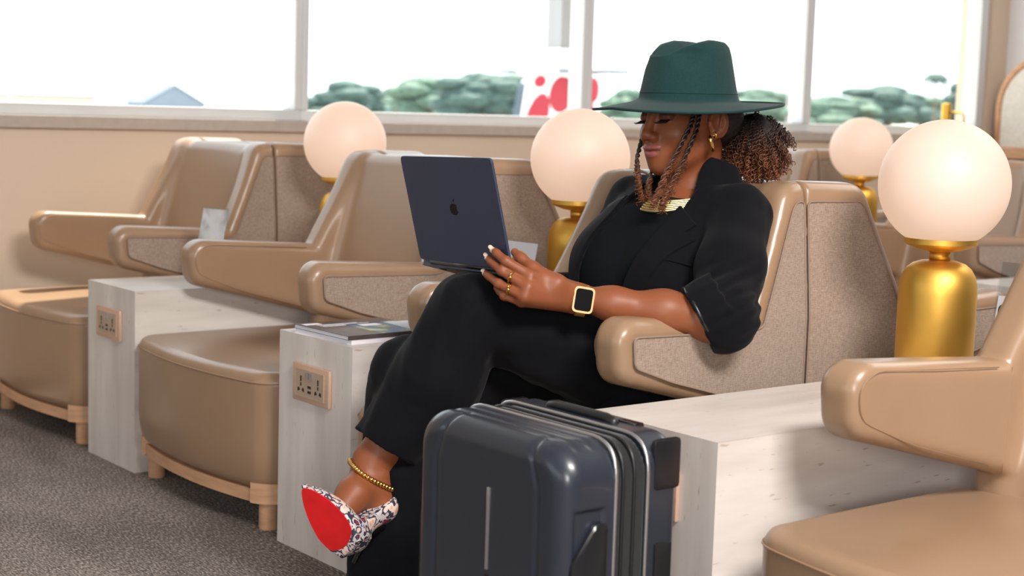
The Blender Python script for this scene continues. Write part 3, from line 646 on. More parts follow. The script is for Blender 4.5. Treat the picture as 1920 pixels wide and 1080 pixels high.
# ================================================================ MAGAZINES
M_PAGES = mat('magazine_pages', srgb(222, 222, 230), .6, noise=(300, .06, (.02, .02, 1)))
M_COVER = ramp_mat('dark_cover', [(.3, srgb(50, 44, 44)), (.55, srgb(84, 74, 72)), (.8, srgb(120, 110, 104))], 9, .3)
M_PHOTO = ramp_mat('blue_photo_print', [(.30, srgb(30, 66, 110)), (.45, srgb(62, 110, 160)), (.56, srgb(96, 130, 110)), (.68, srgb(200, 196, 150))], 26, .3, detail=3)
M_SPINE = mat('pale_blue_spine', srgb(196, 206, 222), .35, noise=(20, .03, (1, 1, 1)))
def magazine(loc, rz, w_, l_, th_, cover, lab, deco=False):
    t = thing('magazine', lab, 'magazine', loc, math.radians(rz), 'magazines on the console')
    MB().box((-w_/2+.002, -l_/2+.002, .0008), (w_/2-.002, l_/2-.002, th_-.0008)).build('pages', M_PAGES, t, smooth=False)
    cv = MB().box((-w_/2, -l_/2, th_-.0008), (w_/2, l_/2, th_+.0002)).box((-w_/2, -l_/2, 0), (w_/2, l_/2, .0008)).box((w_/2-.0008, -l_/2, 0), (w_/2, l_/2, th_)).build('cover', cover, t, smooth=False)
    if deco:
        def d(lo, hi, m, nm='print'): MB().box((lo[0], lo[1], th_+.0002), (hi[0], hi[1], th_+.0006)).build(nm, m, cv, smooth=False)
        d((-.045, -.025), (w_/2-.004, l_/2-.006), M_PHOTO); d((-.09, -l_/2+.008), (-.07, -l_/2+.05), M_PAPER2)
        for k in range(5): d((-.062+k*.006, -.085+.01*(k % 2)), (-.059+k*.006, .02+.012*k), M_GREYP if k % 2 else M_PAPER2)
        MB().box((-.03, .0, th_+.0006), (-.004, .05, th_+.0009)).build('print', M_PAPER2, cv, smooth=False)
    return t
magazine((-2.918, 1.876, CH_), 4, .215, .23, .010, M_PAPER2, 'bottom magazine of the pile on the stone console')
magazine((-2.917, 1.874, CH_+.0104), 2, .215, .232, .009, M_COVER, 'dark magazine with a blue cover picture on top of the pile', True)
magazine((-2.872, 2.045, CH_), -3, .16, .20, .020, M_SPINE, 'thick pale blue magazine lying behind the pile')

# ================================================================ SUITCASE
M_SHELL = mat('dark_polycarbonate', srgb(38, 43, 53), 0.32, noise=(4, .05, (1, 1, 1)), bump=(700, .06, .0006), coat=.15)
M_GLOSSB = mat('gloss_black', srgb(20, 20, 23), 0.16, coat=.6)
M_NYLON = weave_mat('black_zip_tape', srgb(34, 33, 36), srgb(20, 20, 22), 600)
M_GUARD = mat('black_bumper', srgb(26, 26, 30), .28, noise=(20, .05, (1, 1, 1)))
sc = thing('suitcase', 'black hard shell cabin suitcase standing before the stone console', 'suitcase', (-1.848, 1.515, 0), math.radians(0))
SW, SD, SZ0, SZ1 = .187, .108, .045, .523
def case_fn(y0, y1, grow=0.0, rc=.055):
    def f(P):
        q = np.stack([np.abs(P[:, 0]) - SW - grow + rc, np.abs(P[:, 2] - (SZ0+SZ1)/2) - (SZ1-SZ0)/2 - grow + rc], 1)
        e2 = np.linalg.norm(np.maximum(q, 0), axis=1) + np.minimum(q.max(1), 0) - rc
        ey = np.maximum(y0 - P[:, 1], P[:, 1] - y1); r = .004; e = np.stack([e2 + r, ey + r], 1)
        return np.linalg.norm(np.maximum(e, 0), axis=1) + np.minimum(e.max(1), 0) - r
    return f
def front_fn(P):
    rc = .06
    q = np.stack([np.abs(P[:, 0]) - SW + rc, np.abs(P[:, 2] - (SZ0+SZ1)/2) - (SZ1-SZ0)/2 + rc], 1)
    e2 = np.linalg.norm(np.maximum(q, 0), axis=1) + np.minimum(q.max(1), 0) - rc
    ey = -SD - P[:, 1]; r = .034; e = np.stack([e2 + r, ey + r], 1)
    d = np.linalg.norm(np.maximum(e, 0), axis=1) + np.minimum(e.max(1), 0) - r
    d = np.maximum(d, P[:, 1] + .012)
    # raised corner guards: grooves that run in from the front, around both sides
    g = np.abs(np.abs(P[:, 0]) - (SW-.062)) ; zt = (SZ1 - P[:, 2])
    gl = np.where(zt > .06, g, np.sqrt((np.maximum(np.abs(P[:, 0])-(SW-.062), 0)*1.0)**2 + 0*zt) + g)
    d = d + .0035*np.exp(-(np.abs(np.abs(P[:, 0]) - (SW-.060) + .35*np.maximum(.07-zt, 0))/.0055)**2)*np.clip((-.055 - P[:, 1])/.02, 0, 1)
    # moulded recess on the side faces
    s2 = np.maximum(np.abs(P[:, 1]+.058) - .030, np.maximum(P[:, 2]-.43, .10-P[:, 2]))
    d = d + .005*np.clip(-s2/.006, 0, 1)*np.clip((np.abs(P[:, 0])-SW+.02)/.012, 0, 1)
    # shallow steps along the top
    d = d + .0028*np.clip(np.sin((P[:, 1]+.10)*2*math.pi/.028), 0, 1)*np.clip((P[:, 2]-SZ1+.015)/.01, 0, 1)*np.clip((P[:, 1]+.085)/.01, 0, 1)
    return d
sobj('front_shell', front_fn, (-.22, -.13, .02), (.22, .01, .55), .0038, M_SHELL, sc)
def rear_fn(P):
    rc = .05
    q = np.stack([np.abs(P[:, 0]) - SW + rc, np.abs(P[:, 2] - (SZ0+SZ1)/2) - (SZ1-SZ0)/2 + rc], 1)
    e2 = np.linalg.norm(np.maximum(q, 0), axis=1) + np.minimum(q.max(1), 0) - rc
    ey = P[:, 1] - SD - .012; r = .022; e = np.stack([e2 + r, ey + r], 1)
    d = np.linalg.norm(np.maximum(e, 0), axis=1) + np.minimum(e.max(1), 0) - r
    return np.maximum(d, .054 - P[:, 1])
sobj('rear_shell', rear_fn, (-.22, .04, .02), (.22, .14, .55), .005, M_SHELL, sc)
sobj('zip_band', case_fn(-.013, .055, -.0055), (-.22, -.03, .02), (.22, .07, .55), .005, M_NYLON, sc)
def ring(y, grow, rc=.055):
    hw = SW+grow; h2 = (SZ1-SZ0)/2+grow; zc_ = (SZ0+SZ1)/2
    p = rounded([(-hw, zc_-h2), (hw, zc_-h2), (hw, zc_+h2), (-hw, zc_+h2)], rc, 8); return [(a, y, b_) for a, b_ in p]
for y in (-.010, .053): MB().tube(ring(y, -.0005), .0032, 6, closed=True).build('silver_trim', M_CHROME, sc)
for y in (.008, .030): MB().tube(ring(y, -.0045), .0030, 6, closed=True).build('zipper', M_BLACK, sc)
for s in (-1, 1):
    mb = MB()
    mb.box((s*SW-.010 if s > 0 else -SW-.003, .064, .440), (SW+.003 if s > 0 else -SW+.010, .118, .518), .008)
    mb.build('corner_guard', M_GUARD, sc, angle=35)
    gp = rounded([(-.092, .10), (-.026, .10), (-.026, .408), (-.050, .408), (-.092, .352)], .018, 6); gi = rounded([(-.086, .106), (-.032, .106), (-.032, .402), (-.052, .402), (-.086, .350)], .015, 6)
    n_g = len(gp); gm = MB().add([(s*(SW-.002), p[0], p[1]) for p in gp] + [(s*(SW+.0035), p[0], p[1]) for p in gp] + [(s*(SW+.0065), p[0], p[1]) for p in gi], [(i, (i+1) % n_g, n_g+(i+1) % n_g, n_g+i) for i in range(n_g)] + [(n_g+i, n_g+(i+1) % n_g, 2*n_g+(i+1) % n_g, 2*n_g+i) for i in range(n_g)] + [tuple(range(2*n_g, 3*n_g))])
    gm.build('side_guard', M_GUARD, sc, angle=35)
    MB().box((s*SW-.004, .070, .24), (s*SW+.004, .104, .36), .003).build('side_handle', M_BLACK, sc, angle=35)
    MB().tube([(s*(SW+.002), -.062, .295), (s*(SW+.010), -.05, .300), (s*(SW+.012), -.030, .306), (s*(SW+.004), -.012, .318)], .005, 8).build('zip_puller', M_CHROME, sc)
    for y in (-.075, .085):
        w_ = MB().lathe([(.006, -.012), (.021, -.012), (.023, -.008), (.023, .008), (.021, .012), (.006, .012)], 24)
        w_.v = [(p[2] + s*.150, p[1] + y, p[0] + .0235) for p in w_.v]; wo = w_.build('wheel', M_BLACK, sc, angle=40)
        MB().box((s*.150-.018, y-.016, .036), (s*.150+.018, y+.016, .058), .004).build('wheel_housing', M_GLOSSB, sc, angle=35)
MB().tube([(-.08, .080, .518), (-.076, .080, .525), (-.06, .080, .528), (.06, .080, .528), (.076, .080, .525), (.08, .080, .518)], .008, 10).build('carry_handle', M_BLACK, sc)
MB().box((-.11, .094, .515), (.11, .114, .526), .004).build('trolley_handle', M_GLOSSB, sc, angle=35)
MB().box((.009, -SD-.0030, .305), (.015, -SD+.002, .432), .0015).build('badge_bar', M_CHROME, sc, angle=35)
bd = MB().box((.007, -SD-.0016, .258), (.017, -SD+.002, .298), .0010).build('badge_plate', M_GLOSSB, sc, angle=35)
for k in range(5): MB().box((.009, -SD-.0026, .262+k*.0068), (.015+.001*(k % 2), -SD-.0014, .2655+k*.0068)).build('badge_letter', M_CHROME, bd, smooth=False)
# ================================================================ LAPTOP (held on the knee)
M_LAP = mat('midnight_aluminium', srgb(62, 70, 94), 0.45, 0.4, noise=(3, .03, (1, 1, 1)))
M_LAPEDGE = mat('dark_bezel', srgb(16, 16, 18), 0.3)
M_LOGO = mat('dark_mirror_logo', srgb(34, 30, 34), 0.22, 0.7)
M_SCREEN = mat('laptop_screen', srgb(40, 44, 52), 0.2, emit=(srgb(196, 206, 220), 0.35))
M_KEYS = mat('black_keys', srgb(22, 22, 24), 0.5)
BR = Vector((-2.25, 1.764, .706)); EX = Vector((-.30, .010, -.009)).normalized(); EY = Vector((0, -.236, .972)); EY = (EY - EX*EY.dot(EX)).normalized(); EN = EX.cross(EY).normalized()
if EN.y > 0: EN = -EN                                # outward (away from the screen)
lt = thing('laptop', 'open dark blue laptop held on the crossed knee', 'laptop', tuple(BR))
def inframe(mb, o, ex, ey, en): mb.v = [tuple(o + ex*p[0] + ey*p[1] + en*p[2]) for p in mb.v]; return mb
def rplate(w_, h_, t0, t1, r, x0=0, y0=0):
    pl = rounded([(x0, y0), (x0+w_, y0), (x0+w_, y0+h_), (x0, y0+h_)], r, 6); return MB().prism([tuple(p) for p in pl], t0, t1, 2)
Z0 = Vector((0, 0, 0))
lid = inframe(rplate(.306, .209, 0, .0045, .011), Z0, EX, EY, EN).build('lid', M_LAP, lt, angle=40)
inframe(rplate(.304, .207, -.0012, 0, .010, .001, .001), Z0, EX, EY, EN).build('bezel', M_LAPEDGE, lid, angle=40)
inframe(rplate(.286, .188, -.0016, -.0012, .004, .007, .012), Z0, EX, EY, EN).build('screen', M_SCREEN, lid, angle=40)
# fruit emblem on the lid
ap = []
for a in np.linspace(0, 2*math.pi, 41)[:-1]:
    r_ = .0125*(1 + .06*math.cos(2*a) - .10*max(0, math.sin(a))**8*1.2 - .06*max(0, -math.sin(a))**10); ap.append((r_*math.cos(a)*1.02, r_*math.sin(a)*1.02))
ap = [p for p in ap]; bite = (.0155, .002); ap2 = []
for x, y in ap:                                      # bite on one side
    dx, dy = x-bite[0], y-bite[1]; L_ = math.hypot(dx, dy)
    if L_ < .0072: x, y = bite[0]+dx/L_*.0072, bite[1]+dy/L_*.0072
    ap2.append((x, y))
cx_, cy_ = .150, .108
inframe(MB().prism([(cx_ - x, cy_ + y) for x, y in ap2], .0045, .0049, 2), Z0, EX, EY, EN).build('emblem', M_LOGO, lid, smooth=False)
lf = [(0, .0145), (.0015, .0185), (.005, .021), (.0055, .018), (.003, .015)]
inframe(MB().prism([(cx_ - x, cy_ + y) for x, y in lf], .0045, .0049, 2), Z0, EX, EY, EN).build('emblem_leaf', M_LOGO, lid, smooth=False)
BD = Vector((0, .968, -.25)); BD = (BD - EX*BD.dot(EX)).normalized(); BN = EX.cross(BD).normalized()
if BN.z < 0: BN = -BN
base = inframe(rplate(.306, .209, -.0125, -.001, .011), Z0, EX, BD, BN).build('base', M_LAP, lt, angle=40)
for r in range(5):
    for k in range(13): inframe(MB().box((.016+k*.0207, .03+r*.0185, -.001), (.016+k*.0207+.0175, .03+r*.0185+.0155, .0004), .0008), Z0, EX, BD, BN).build('key', M_KEYS, base, smooth=False)
inframe(rplate(.115, .068, -.001, -.0006, .005, .0925, .132), Z0, EX, BD, BN).build('trackpad', M_LAPEDGE, base, angle=40)
for fx in (.03, .27):
    for fy in (.03, .18): inframe(MB().lathe([(.007, -.014), (.008, -.0125)], 14, (fx, fy, 0)), Z0, EX, BD, BN).build('rubber_foot', M_BLACK, base)
inframe(MB().tube([(.03, 0, -.0045), (.27, 0, -.0045)], .0048, 10), Z0, EX, BD, BN).build('hinge', M_LAPEDGE, lt)
# ================================================================ THE SEATED WOMAN
A_ = lambda *p: np.array(p, float)
HC = A_(-2.318, 2.250, .987); HS = .992
HF = A_(-.050, -.997, -.055); HF /= np.linalg.norm(HF); HU = A_(-.05, -.05, 1.0); HU -= HF*(HU@HF); HU /= np.linalg.norm(HU); HL = np.cross(HU, HF)
HM = np.stack([HF, HL, HU], 1)                       # columns: forward, left, up
def hl(P): return (P - HC) @ HM / HS
def hw(f, l, u): return HC + HS*(HM @ A_(f, l, u))
NECK = A_(-2.322, 2.262, .825)
SHL, SHR = A_(-2.172, 2.282, .795), A_(-2.452, 2.250, .800)
ELL, ELR = A_(-2.052, 2.088, .617), A_(-2.50, 2.17, .60)
WRL, WRR = A_(-2.200, 1.882, .652), A_(-2.468, 2.005, .645)
HIPL, HIPR = A_(-2.245, 2.11, .465), A_(-2.425, 2.11, .460)
KNL, KNR = A_(-2.372, 1.762, .612), A_(-2.488, 1.705, .472)
ANL, ANR = A_(-2.463, 1.603, .305), A_(-2.478, 1.660, .095)
TU = A_(.015, .36, .93); TU /= np.linalg.norm(TU); TL = A_(.972, .235, 0); TL -= TU*(TL@TU); TL /= np.linalg.norm(TL); TF = np.cross(TL, TU)
TC = A_(-2.322, 2.165, .66)                          # chest centre
TM = np.stack([TL, TF, TU], 1)                       # columns: left, forward, up
def tl(P): return (P - TC) @ TM
def tw(a, b, c): return TC + TM @ A_(a, b, c)

# ---- skin -----------------------------------------------------
def head_fn(P):
    q = hl(P); S = q.copy(); S[:, 1] = np.sqrt(S[:, 1]**2 + 1e-6)
    d = ell(q, (-.012, 0, .035), (.096, .074, .084))
    d = smin(d, ell(q, (.028, 0, -.033), (.060, .058, .070)), .03)
    d = smin(d, cap(S, (-.004, .050, -.052), (.060, .012, -.090), .019, .015), .028)
    d = smin(d, ell(q, (.072, 0, -.093), (.019, .021, .016)), .022)
    d = smin(d, ell(S, (.054, .037, -.030), (.028, .026, .026)), .026)
    d = smin(d, ell(S, (.075, .026, .029), (.016, .030, .010)), .02)
    d = smax(d, -ell(S, (.100, .031, .009), (.017, .020, .013)), .014)
    d = smin(d, ell(S, (.0745, .031, .007), (.0130, .0158, .0118)), .005)
    d = smin(d, cap(q, (.085, 0, .020), (.103, 0, -.023), .0070, .0092), .013)
    d = smin(d, ell(q, (.105, 0, -.0295), (.0105, .0115, .0095)), .008)
    d = smin(d, ell(S, (.095, .0140, -.0335), (.0115, .0088, .0085)), .007)
    d = smax(d, -ell(S, (.1005, .0070, -.0415), (.006, .0042, .0040)), .003)
    d = smin(d, ell(q, (.075, 0, -.062), (.021, .031, .024)), .02)
    zz = q[:, 2] - .25*S[:, 1]**2/.03*.25
    L2 = np.stack([q[:, 0], q[:, 1], zz], 1); L2s = np.stack([q[:, 0], S[:, 1], zz], 1)
    d = smin(d, ell(L2s, (.0915, .0075, -.0545), (.0090, .0175, .0066)), .004)
    d = smin(d, ell(L2, (.0905, 0, -.0672), (.0098, .0195, .0082)), .004)
    d = smax(d, -ell(L2, (.1020, 0, -.0606), (.0075, .0300, .0013)), .003)
    # ears
    ER = np.array([[.84, .54, 0], [-.54, .84, 0], [0, 0, 1]])          # ear stands off the head, open to the front
    e = ell(S, (-.016, .0815, -.010), (.0215, .0075, .0315), ER)
    e = smax(e, -ell(S, (-.0115, .0880, -.006), (.0135, .0082, .0205), ER), .003)
    e = smin(e, cap(S, (-.0165, .0865, -.020), (-.0210, .0890, .008), .0027), .004)
    e = smin(e, cap(S, (.0000, .0755, -.016), (.0005, .0750, -.008), .0038), .004)
    e = smin(e, ell(S, (-.006, .0765, -.037), (.0075, .0050, .0085)), .006)
    d = smin(d, e, .006)
    d = smin(d, cap(P, hw(-.034, 0, -.045), NECK + A_(0, .012, -.03), .050, .054), .028)
    return d
V1, Q1 = surf(head_fn, HC - .16, HC + A_(.16, .16, .16), .0022, slack=1.6)
def torso_fn(P):
    q = tl(P); S = q.copy(); S[:, 0] = np.abs(S[:, 0])
    d = ell(q, (0, 0, .03), (.142, .095, .150))
    d = smin(d, ell(q, (0, -.005, -.14), (.138, .092, .140)), .08)
    d = smin(d, ell(q, (0, -.02, -.235), (.160, .105, .090)), .06)
    d = smin(d, ell(S, (.063, .060, .005), (.056, .050, .058)), .04)
    d = smin(d, cap(P, NECK + A_(0, .01, .0), NECK + A_(0, .0, -.09), .056, .085), .05)
    d = smin(d, cap(P, NECK + A_(0, .01, -.045), SHL + A_(-.02, 0, 0), .046, .052), .05)
    d = smin(d, cap(P, NECK + A_(0, .01, -.045), SHR + A_(.02, 0, 0), .046, .052), .05)
    return d
def body_fn(P):
    d = torso_fn(P) + .006
    for s, e, w in ((SHL, ELL, WRL), (SHR, ELR, WRR)): d = smin(d, chain(P, [s, e], [.048, .035], .02), .03)
    for h, k, a in ((HIPL, KNL, ANL), (HIPR, KNR, ANR)): d = smin(d, chain(P, [h, k, k*.5+a*.5, a], [.080, .055, .048, .034], .03), .04)
    d = smin(d, chain(P, [ELR, WRR], [.038, .025], .02), .02)
    return d
V2, Q2 = surf(body_fn, A_(-2.72, 1.50, .02), A_(-1.95, 2.45, .92), .009, slack=1.5)
# near arm with its hand
MCP = [A_(-2.214, 1.776, .697), A_(-2.207, 1.766, .677), A_(-2.207, 1.760, .660), A_(-2.220, 1.762, .650)]
PIP = [A_(-2.246, 1.744, .722), A_(-2.252, 1.740, .704), A_(-2.258, 1.738, .680), A_(-2.252, 1.748, .658)]
DIP = [A_(-2.267, 1.7385, .735), A_(-2.283, 1.7385, .718), A_(-2.292, 1.741, .690), A_(-2.270, 1.751, .664)]
TIP = [A_(-2.279, 1.7385, .740), A_(-2.297, 1.7405, .724), A_(-2.309, 1.745, .694), A_(-2.284, 1.754, .668)]
def hand_fn(P):
    d = chain(P, [ELL + A_(.02, .035, -.004), ELL, ELL*.62 + WRL*.38 + A_(.004, 0, .002), ELL*.25 + WRL*.75, WRL + A_(0, .004, 0)], [.034, .0365, .0355, .0275, .0215], .03)
    d = smin(d, cap(P, WRL, WRL*.55 + MCP[1]*.45, .020, .018), .02)
    for i in range(4):
        d = smin(d, cap(P, WRL + (MCP[i]-MCP[1])*.35, MCP[i], .0145, (.0112, .0112, .0105, .0095)[i]), .018)
    for i in range(4):
        f = chain(P, [MCP[i], PIP[i], DIP[i], TIP[i]], [(.0106, .0106, .0100, .0090)[i], .0084, .0074, .0062], .004)
        d = smin(d, f, .005)
        d = smin(d, ell(P, PIP[i], (.0088, .0088, .0088)), .004)
    th = chain(P, [WRL*.75 + A_(-2.196, 1.828, .683)*.25, A_(-2.198, 1.826, .682), A_(-2.232, 1.795, .709), A_(-2.256, 1.787, .724), A_(-2.272, 1.784, .735)], [.018, .0165, .0112, .0095, .0075], .01)
    return smin(d, th, .014)
V3, Q3 = surf(hand_fn, A_(-2.36, 1.70, .57), A_(-1.95, 2.18, .78), .0026, slack=1.4)
# far hand, resting on the keyboard behind the lid
def hand_r(P):
    d = chain(P, [ELR, WRR], [.036, .022], .02)
    for i in range(4):
        ox = (-.030, -.010, .010, .029)[i]; m = A_(-2.456 + ox, 1.928 + .004*abs(i-1.3), .682); L_ = (.052, .060, .066, .060)[i]
        d = smin(d, cap(P, WRR + A_(ox*.4, 0, 0), m, .0155, .0108), .016)
        d = smin(d, chain(P, [m, m + A_(ox*.1, -L_*.55, .016), m + A_(ox*.15, -L_*.85, .016), m + A_(ox*.2, -L_, .009)], [.0102, .0084, .0076, .0062], .004), .005)
    return smin(d, chain(P, [WRR + A_(.012, -.02, .004), A_(-2.425, 1.955, .672), A_(-2.408, 1.925, .676), A_(-2.404, 1.902, .680)], [.016, .013, .0100, .0074], .008), .012)
V5, Q5 = surf(hand_r, A_(-2.56, 1.83, .55), A_(-2.37, 2.22, .73), .0034, slack=1.4)
# crossed foot
HEEL, BALL, TOE = A_(-2.438, 1.605, .225), A_(-2.400, 1.488, .220), A_(-2.465, 1.454, .294)
CAMN = A_(.762, -.598, .25); CAMN /= np.linalg.norm(CAMN)          
SN = A_(.423, -1.03, -.10); SN /= np.linalg.norm(SN)                # way the raised sole faces
def foot_fn(P):
    d = chain(P, [KNL*.45 + ANL*.55, ANL + A_(0, .004, .02), ANL + A_(.004, .006, -.03), HEEL + A_(0, .004, .02)], [.048, .034, .033, .026], .02)
    d = smin(d, chain(P, [ANL + A_(.004, -.012, -.02), (ANL+BALL)*.5 + A_(-.008, .006, .010), BALL - SN*.034 + (TOE-BALL)*.25], [.033, .030, .026], .02), .025)
    d = smin(d, ell(P, ANL + A_(.030, .004, -.004), (.010, .011, .012)), .01)
    return d
V4, Q4 = surf(foot_fn, A_(-2.55, 1.38, .16), A_(-2.33, 1.70, .50), .0045, slack=1.5)
BV = np.concatenate([V1, V2, V3, V4, V5]); n_off = np.cumsum([0] + [len(v) for v in (V1, V2, V3, V4)]); BQ = np.concatenate([q_ + o_ for q_, o_ in zip((Q1, Q2, Q3, Q4, Q5), n_off)])
woman = thing('person', 'seated woman in black suit and green hat holding a laptop on crossed knee', 'person', (-2.35, 2.05, .385))
ORG = A_(-2.35, 2.05, .385)
SKIN = np.array(srgb(132, 74, 45)[:3])
cols = np.tile(SKIN, (len(BV), 1)); q = hl(BV); al_ = np.abs(q[:, 1])
def mixc(mask, c):
    global cols
    m = np.clip(mask, 0, 1)[:, None]; cols = cols*(1-m) + np.array(srgb(*c)[:3])*m
inhead = (np.arange(len(BV)) < len(V1))
zz = q[:, 2] - .25*al_**2/.03*.25
lipd = np.minimum(ell(np.stack([q[:, 0], al_, zz], 1), (.0915, .0075, -.0545), (.0095, .0178, .0068)), ell(np.stack([q[:, 0], q[:, 1], zz], 1), (.0905, 0, -.0672), (.0102, .0198, .0085)))
mixc(inhead*(lipd < .0006)*1.0, (150, 82, 78))
mixc(inhead*np.exp(-((zz+.0606)/.0012)**2)*(q[:, 0] > .075)*(al_ < .026)*.85, (58, 28, 26))
eyd = ell(np.stack([q[:, 0], al_, q[:, 2]], 1), (.0745, .031, .007), (.0140, .0166, .0128))
mixc(inhead*(eyd < .0012)*(q[:, 2] > -.0025)*.55, (74, 40, 32))
mixc(inhead*(eyd < .0018)*np.exp(-((q[:, 2]+.0005)/.0016)**2), (16, 10, 10))
mixc(inhead*(ell(np.stack([q[:, 0], al_, q[:, 2]], 1), (.088, .031, .0255), (.02, .020, .0028)) < 0)*.85, (30, 18, 16))
mixc(inhead*np.clip((.01 - q[:, 0])/.02, 0, 1)*np.clip((q[:, 2]-.015)/.01, 0, 1)*.9, (26, 17, 15))
for i in range(3):                                    # pale painted finger nails
    d_ = TIP[i] - DIP[i]; d_ /= np.linalg.norm(d_); nn = np.cross(d_, A_(.2, 0, 1)); nn /= np.linalg.norm(nn); nn = nn if nn @ CAMN > 0 else -nn
    r_ = BV - (TIP[i] + d_*.001)
    mixc((np.linalg.norm(r_, axis=1) < .0085)*(r_ @ nn > .0022)*1.0, (226, 200, 176))
me = mesh('body', BV - ORG, BQ); set_cols(me, cols)
M_SKIN = attr_mat('brown_skin', 'col', .48, .4, bump=(420, .10, .0006))
M_SKIN.node_tree.nodes['Principled BSDF'].inputs['Subsurface Weight'].default_value = .06
M_SKIN.node_tree.nodes['Principled BSDF'].inputs['Subsurface Radius'].default_value = (.012, .005, .003)
body = obj('body', me, M_SKIN, woman)
def wbuild(mb, name, m, parent=None, **k):
    mb.v = [tuple(np.asarray(p) - ORG) for p in mb.v]; return mb.build(name, m, parent or woman, **k)
def wsurf(name, fn, lo, hi, h, m, **k):
    V, Q = surf(fn, lo, hi, h, **k); return obj(name, mesh(name, V - ORG, Q), m, woman)
M_NAIL = mat('cream_nail', srgb(232, 212, 190), .25, coat=.5)
for i in range(3):                                    # nails reach past the fingertips
    d_ = TIP[i] - DIP[i]; d_ /= np.linalg.norm(d_); nn = CAMN - d_*(CAMN @ d_); nn /= np.linalg.norm(nn); sd_ = np.cross(d_, nn)
    wbuild(MB().ico(TIP[i] + d_*.0035 + nn*.0052, (.0072, .0042, .0013), 2, np.stack([d_, sd_, nn], 1)), 'finger_nail', M_NAIL, body)
# ---- clothes --------------------------------------------------
M_SUIT = mat('black_suiting', srgb(11, 11, 16), .88, noise=(60, .10, (1, 1, 1)), bump=(1200, .15, .0006), sheen=.03, spec=.12)
M_SHIRT = mat('black_knit', srgb(11, 15, 19), .85, bump=(1500, .2, .0006), sheen=.02, spec=.1)
M_LINING = mat('black_satin', srgb(20, 20, 24), .3)
def wrinkle(P, s, a):
    return a*(np.sin(P[:, 0]*s*1.3 + P[:, 2]*s*.9 + 2*np.sin(P[:, 1]*s*.5)) * np.sin(P[:, 1]*s*.8 - P[:, 2]*s*1.1 + 1.3*np.sin(P[:, 0]*s*.45)))
wsurf('shirt', lambda P: np.maximum(torso_fn(P) - .003, tl(P) @ A_(0, .45, 1.0) - .186), A_(-2.60, 1.90, .40), A_(-2.06, 2.44, .87), .006, M_SHIRT, slack=1.5)
FD = (WRL - ELL)/np.linalg.norm(WRL - ELL)
CUFN = A_(-.537, -.685, -.49); CUFN /= np.linalg.norm(CUFN); CUFF = ELL + A_(-.020, -.027, .006)
def vopen(P):
    """distance into the open front of the jacket; positive inside the opening"""
    q = tl(P); a, b, c = q.T
    near = np.interp(c, [-.30, -.16, -.03, .06, .14, .20], [.000, .030, .044, .064, .070, .062])
    far = np.interp(c, [-.30, -.16, -.03, .06, .14, .20], [-.090, -.090, -.088, -.076, -.066, -.060])
    return np.minimum(np.minimum(near - a, a - far), b + .0)
def jacket_fn(P):
    t = torso_fn(P)
    d = t - .016
    up = chain(P, [SHL + A_(-.015, 0, .002), SHL*.5 + ELL*.5 + A_(.004, 0, 0), ELL + A_(.006, .016, .004), ELL + FD*.07], [.066, .063, .060, .052], .03)
    roll = np.maximum(cap(P, CUFF - CUFN*.10, CUFF + CUFN*.02, .062, .061), -((P - CUFF) @ CUFN) - .062)    # turned-back cuff
    up = np.minimum(up, smax(roll, -((P - CUFF) @ CUFN) - .060, .004))
    up = np.maximum(up, (P - CUFF) @ CUFN)
    ur = chain(P, [SHR, ELR, WRR + A_(-.004, .055, -.014)], [.064, .056, .034], .03)
    d = smin(smin(d, up, .012), ur, .02)
    sk = cap(P, tw(.09, .03, -.22), tw(.10, .07, -.30), .075, .06); d = smin(d, sk, .04)
    d = d + wrinkle(P, 38, .0022) + wrinkle(P + 3, 75, .0010)
    # fold where the sleeve bends
    m = np.exp(-(np.linalg.norm(P - (ELL + A_(.03, .03, .05)), axis=1)/.07)**2); d = d + m*.004*np.sin((P @ A_(.5, .3, -1.0))*210)
    d = smax(d, vopen(P), .006)
    d = np.maximum(d, -(t - .006))                    # hollow, so that the shirt shows inside
    d = np.where(vopen(P) > -.02, d, np.maximum(d, -1))
    return d
wsurf('jacket', jacket_fn, A_(-2.70, 1.80, .38), A_(-1.94, 2.44, .90), .0045, M_SUIT, slack=1.6)
def march(a, c, fn, off):
    """points on the body front over torso coordinates (a, c)"""
    P = TC + np.outer(a, TL) + np.outer(c, TU) + .30*TF
    for _ in range(40): P = P - np.clip(fn(P) - off, -.02, .03)[:, None]*.8*TF
    return P
jplain = lambda P: torso_fn(P) - .016
def lapel(name, poly, off, th):
    pv, pf, ol = patch(poly, .011); P = march(pv[:, 0], pv[:, 1], jplain, off); V, F = sheet(P, pf, -TF*th)
    m_ = MB().add(V, F); return wbuild(m_, name, M_SUIT, smooth=True, angle=50)
lapel('lapel', [(.068, .150), (.112, .120), (.104, .098), (.124, .088), (.095, .0), (.058, -.10), (.034, -.165), (.027, -.16), (.040, -.03), (.060, .06)], .0065, .006)
lapel('lapel', [(-.064, .150), (-.104, .125), (-.102, .103), (-.120, .095), (-.118, .0), (-.100, -.10), (-.090, -.165), (-.086, -.165), (-.085, -.03), (-.074, .06)], .0065, .006)
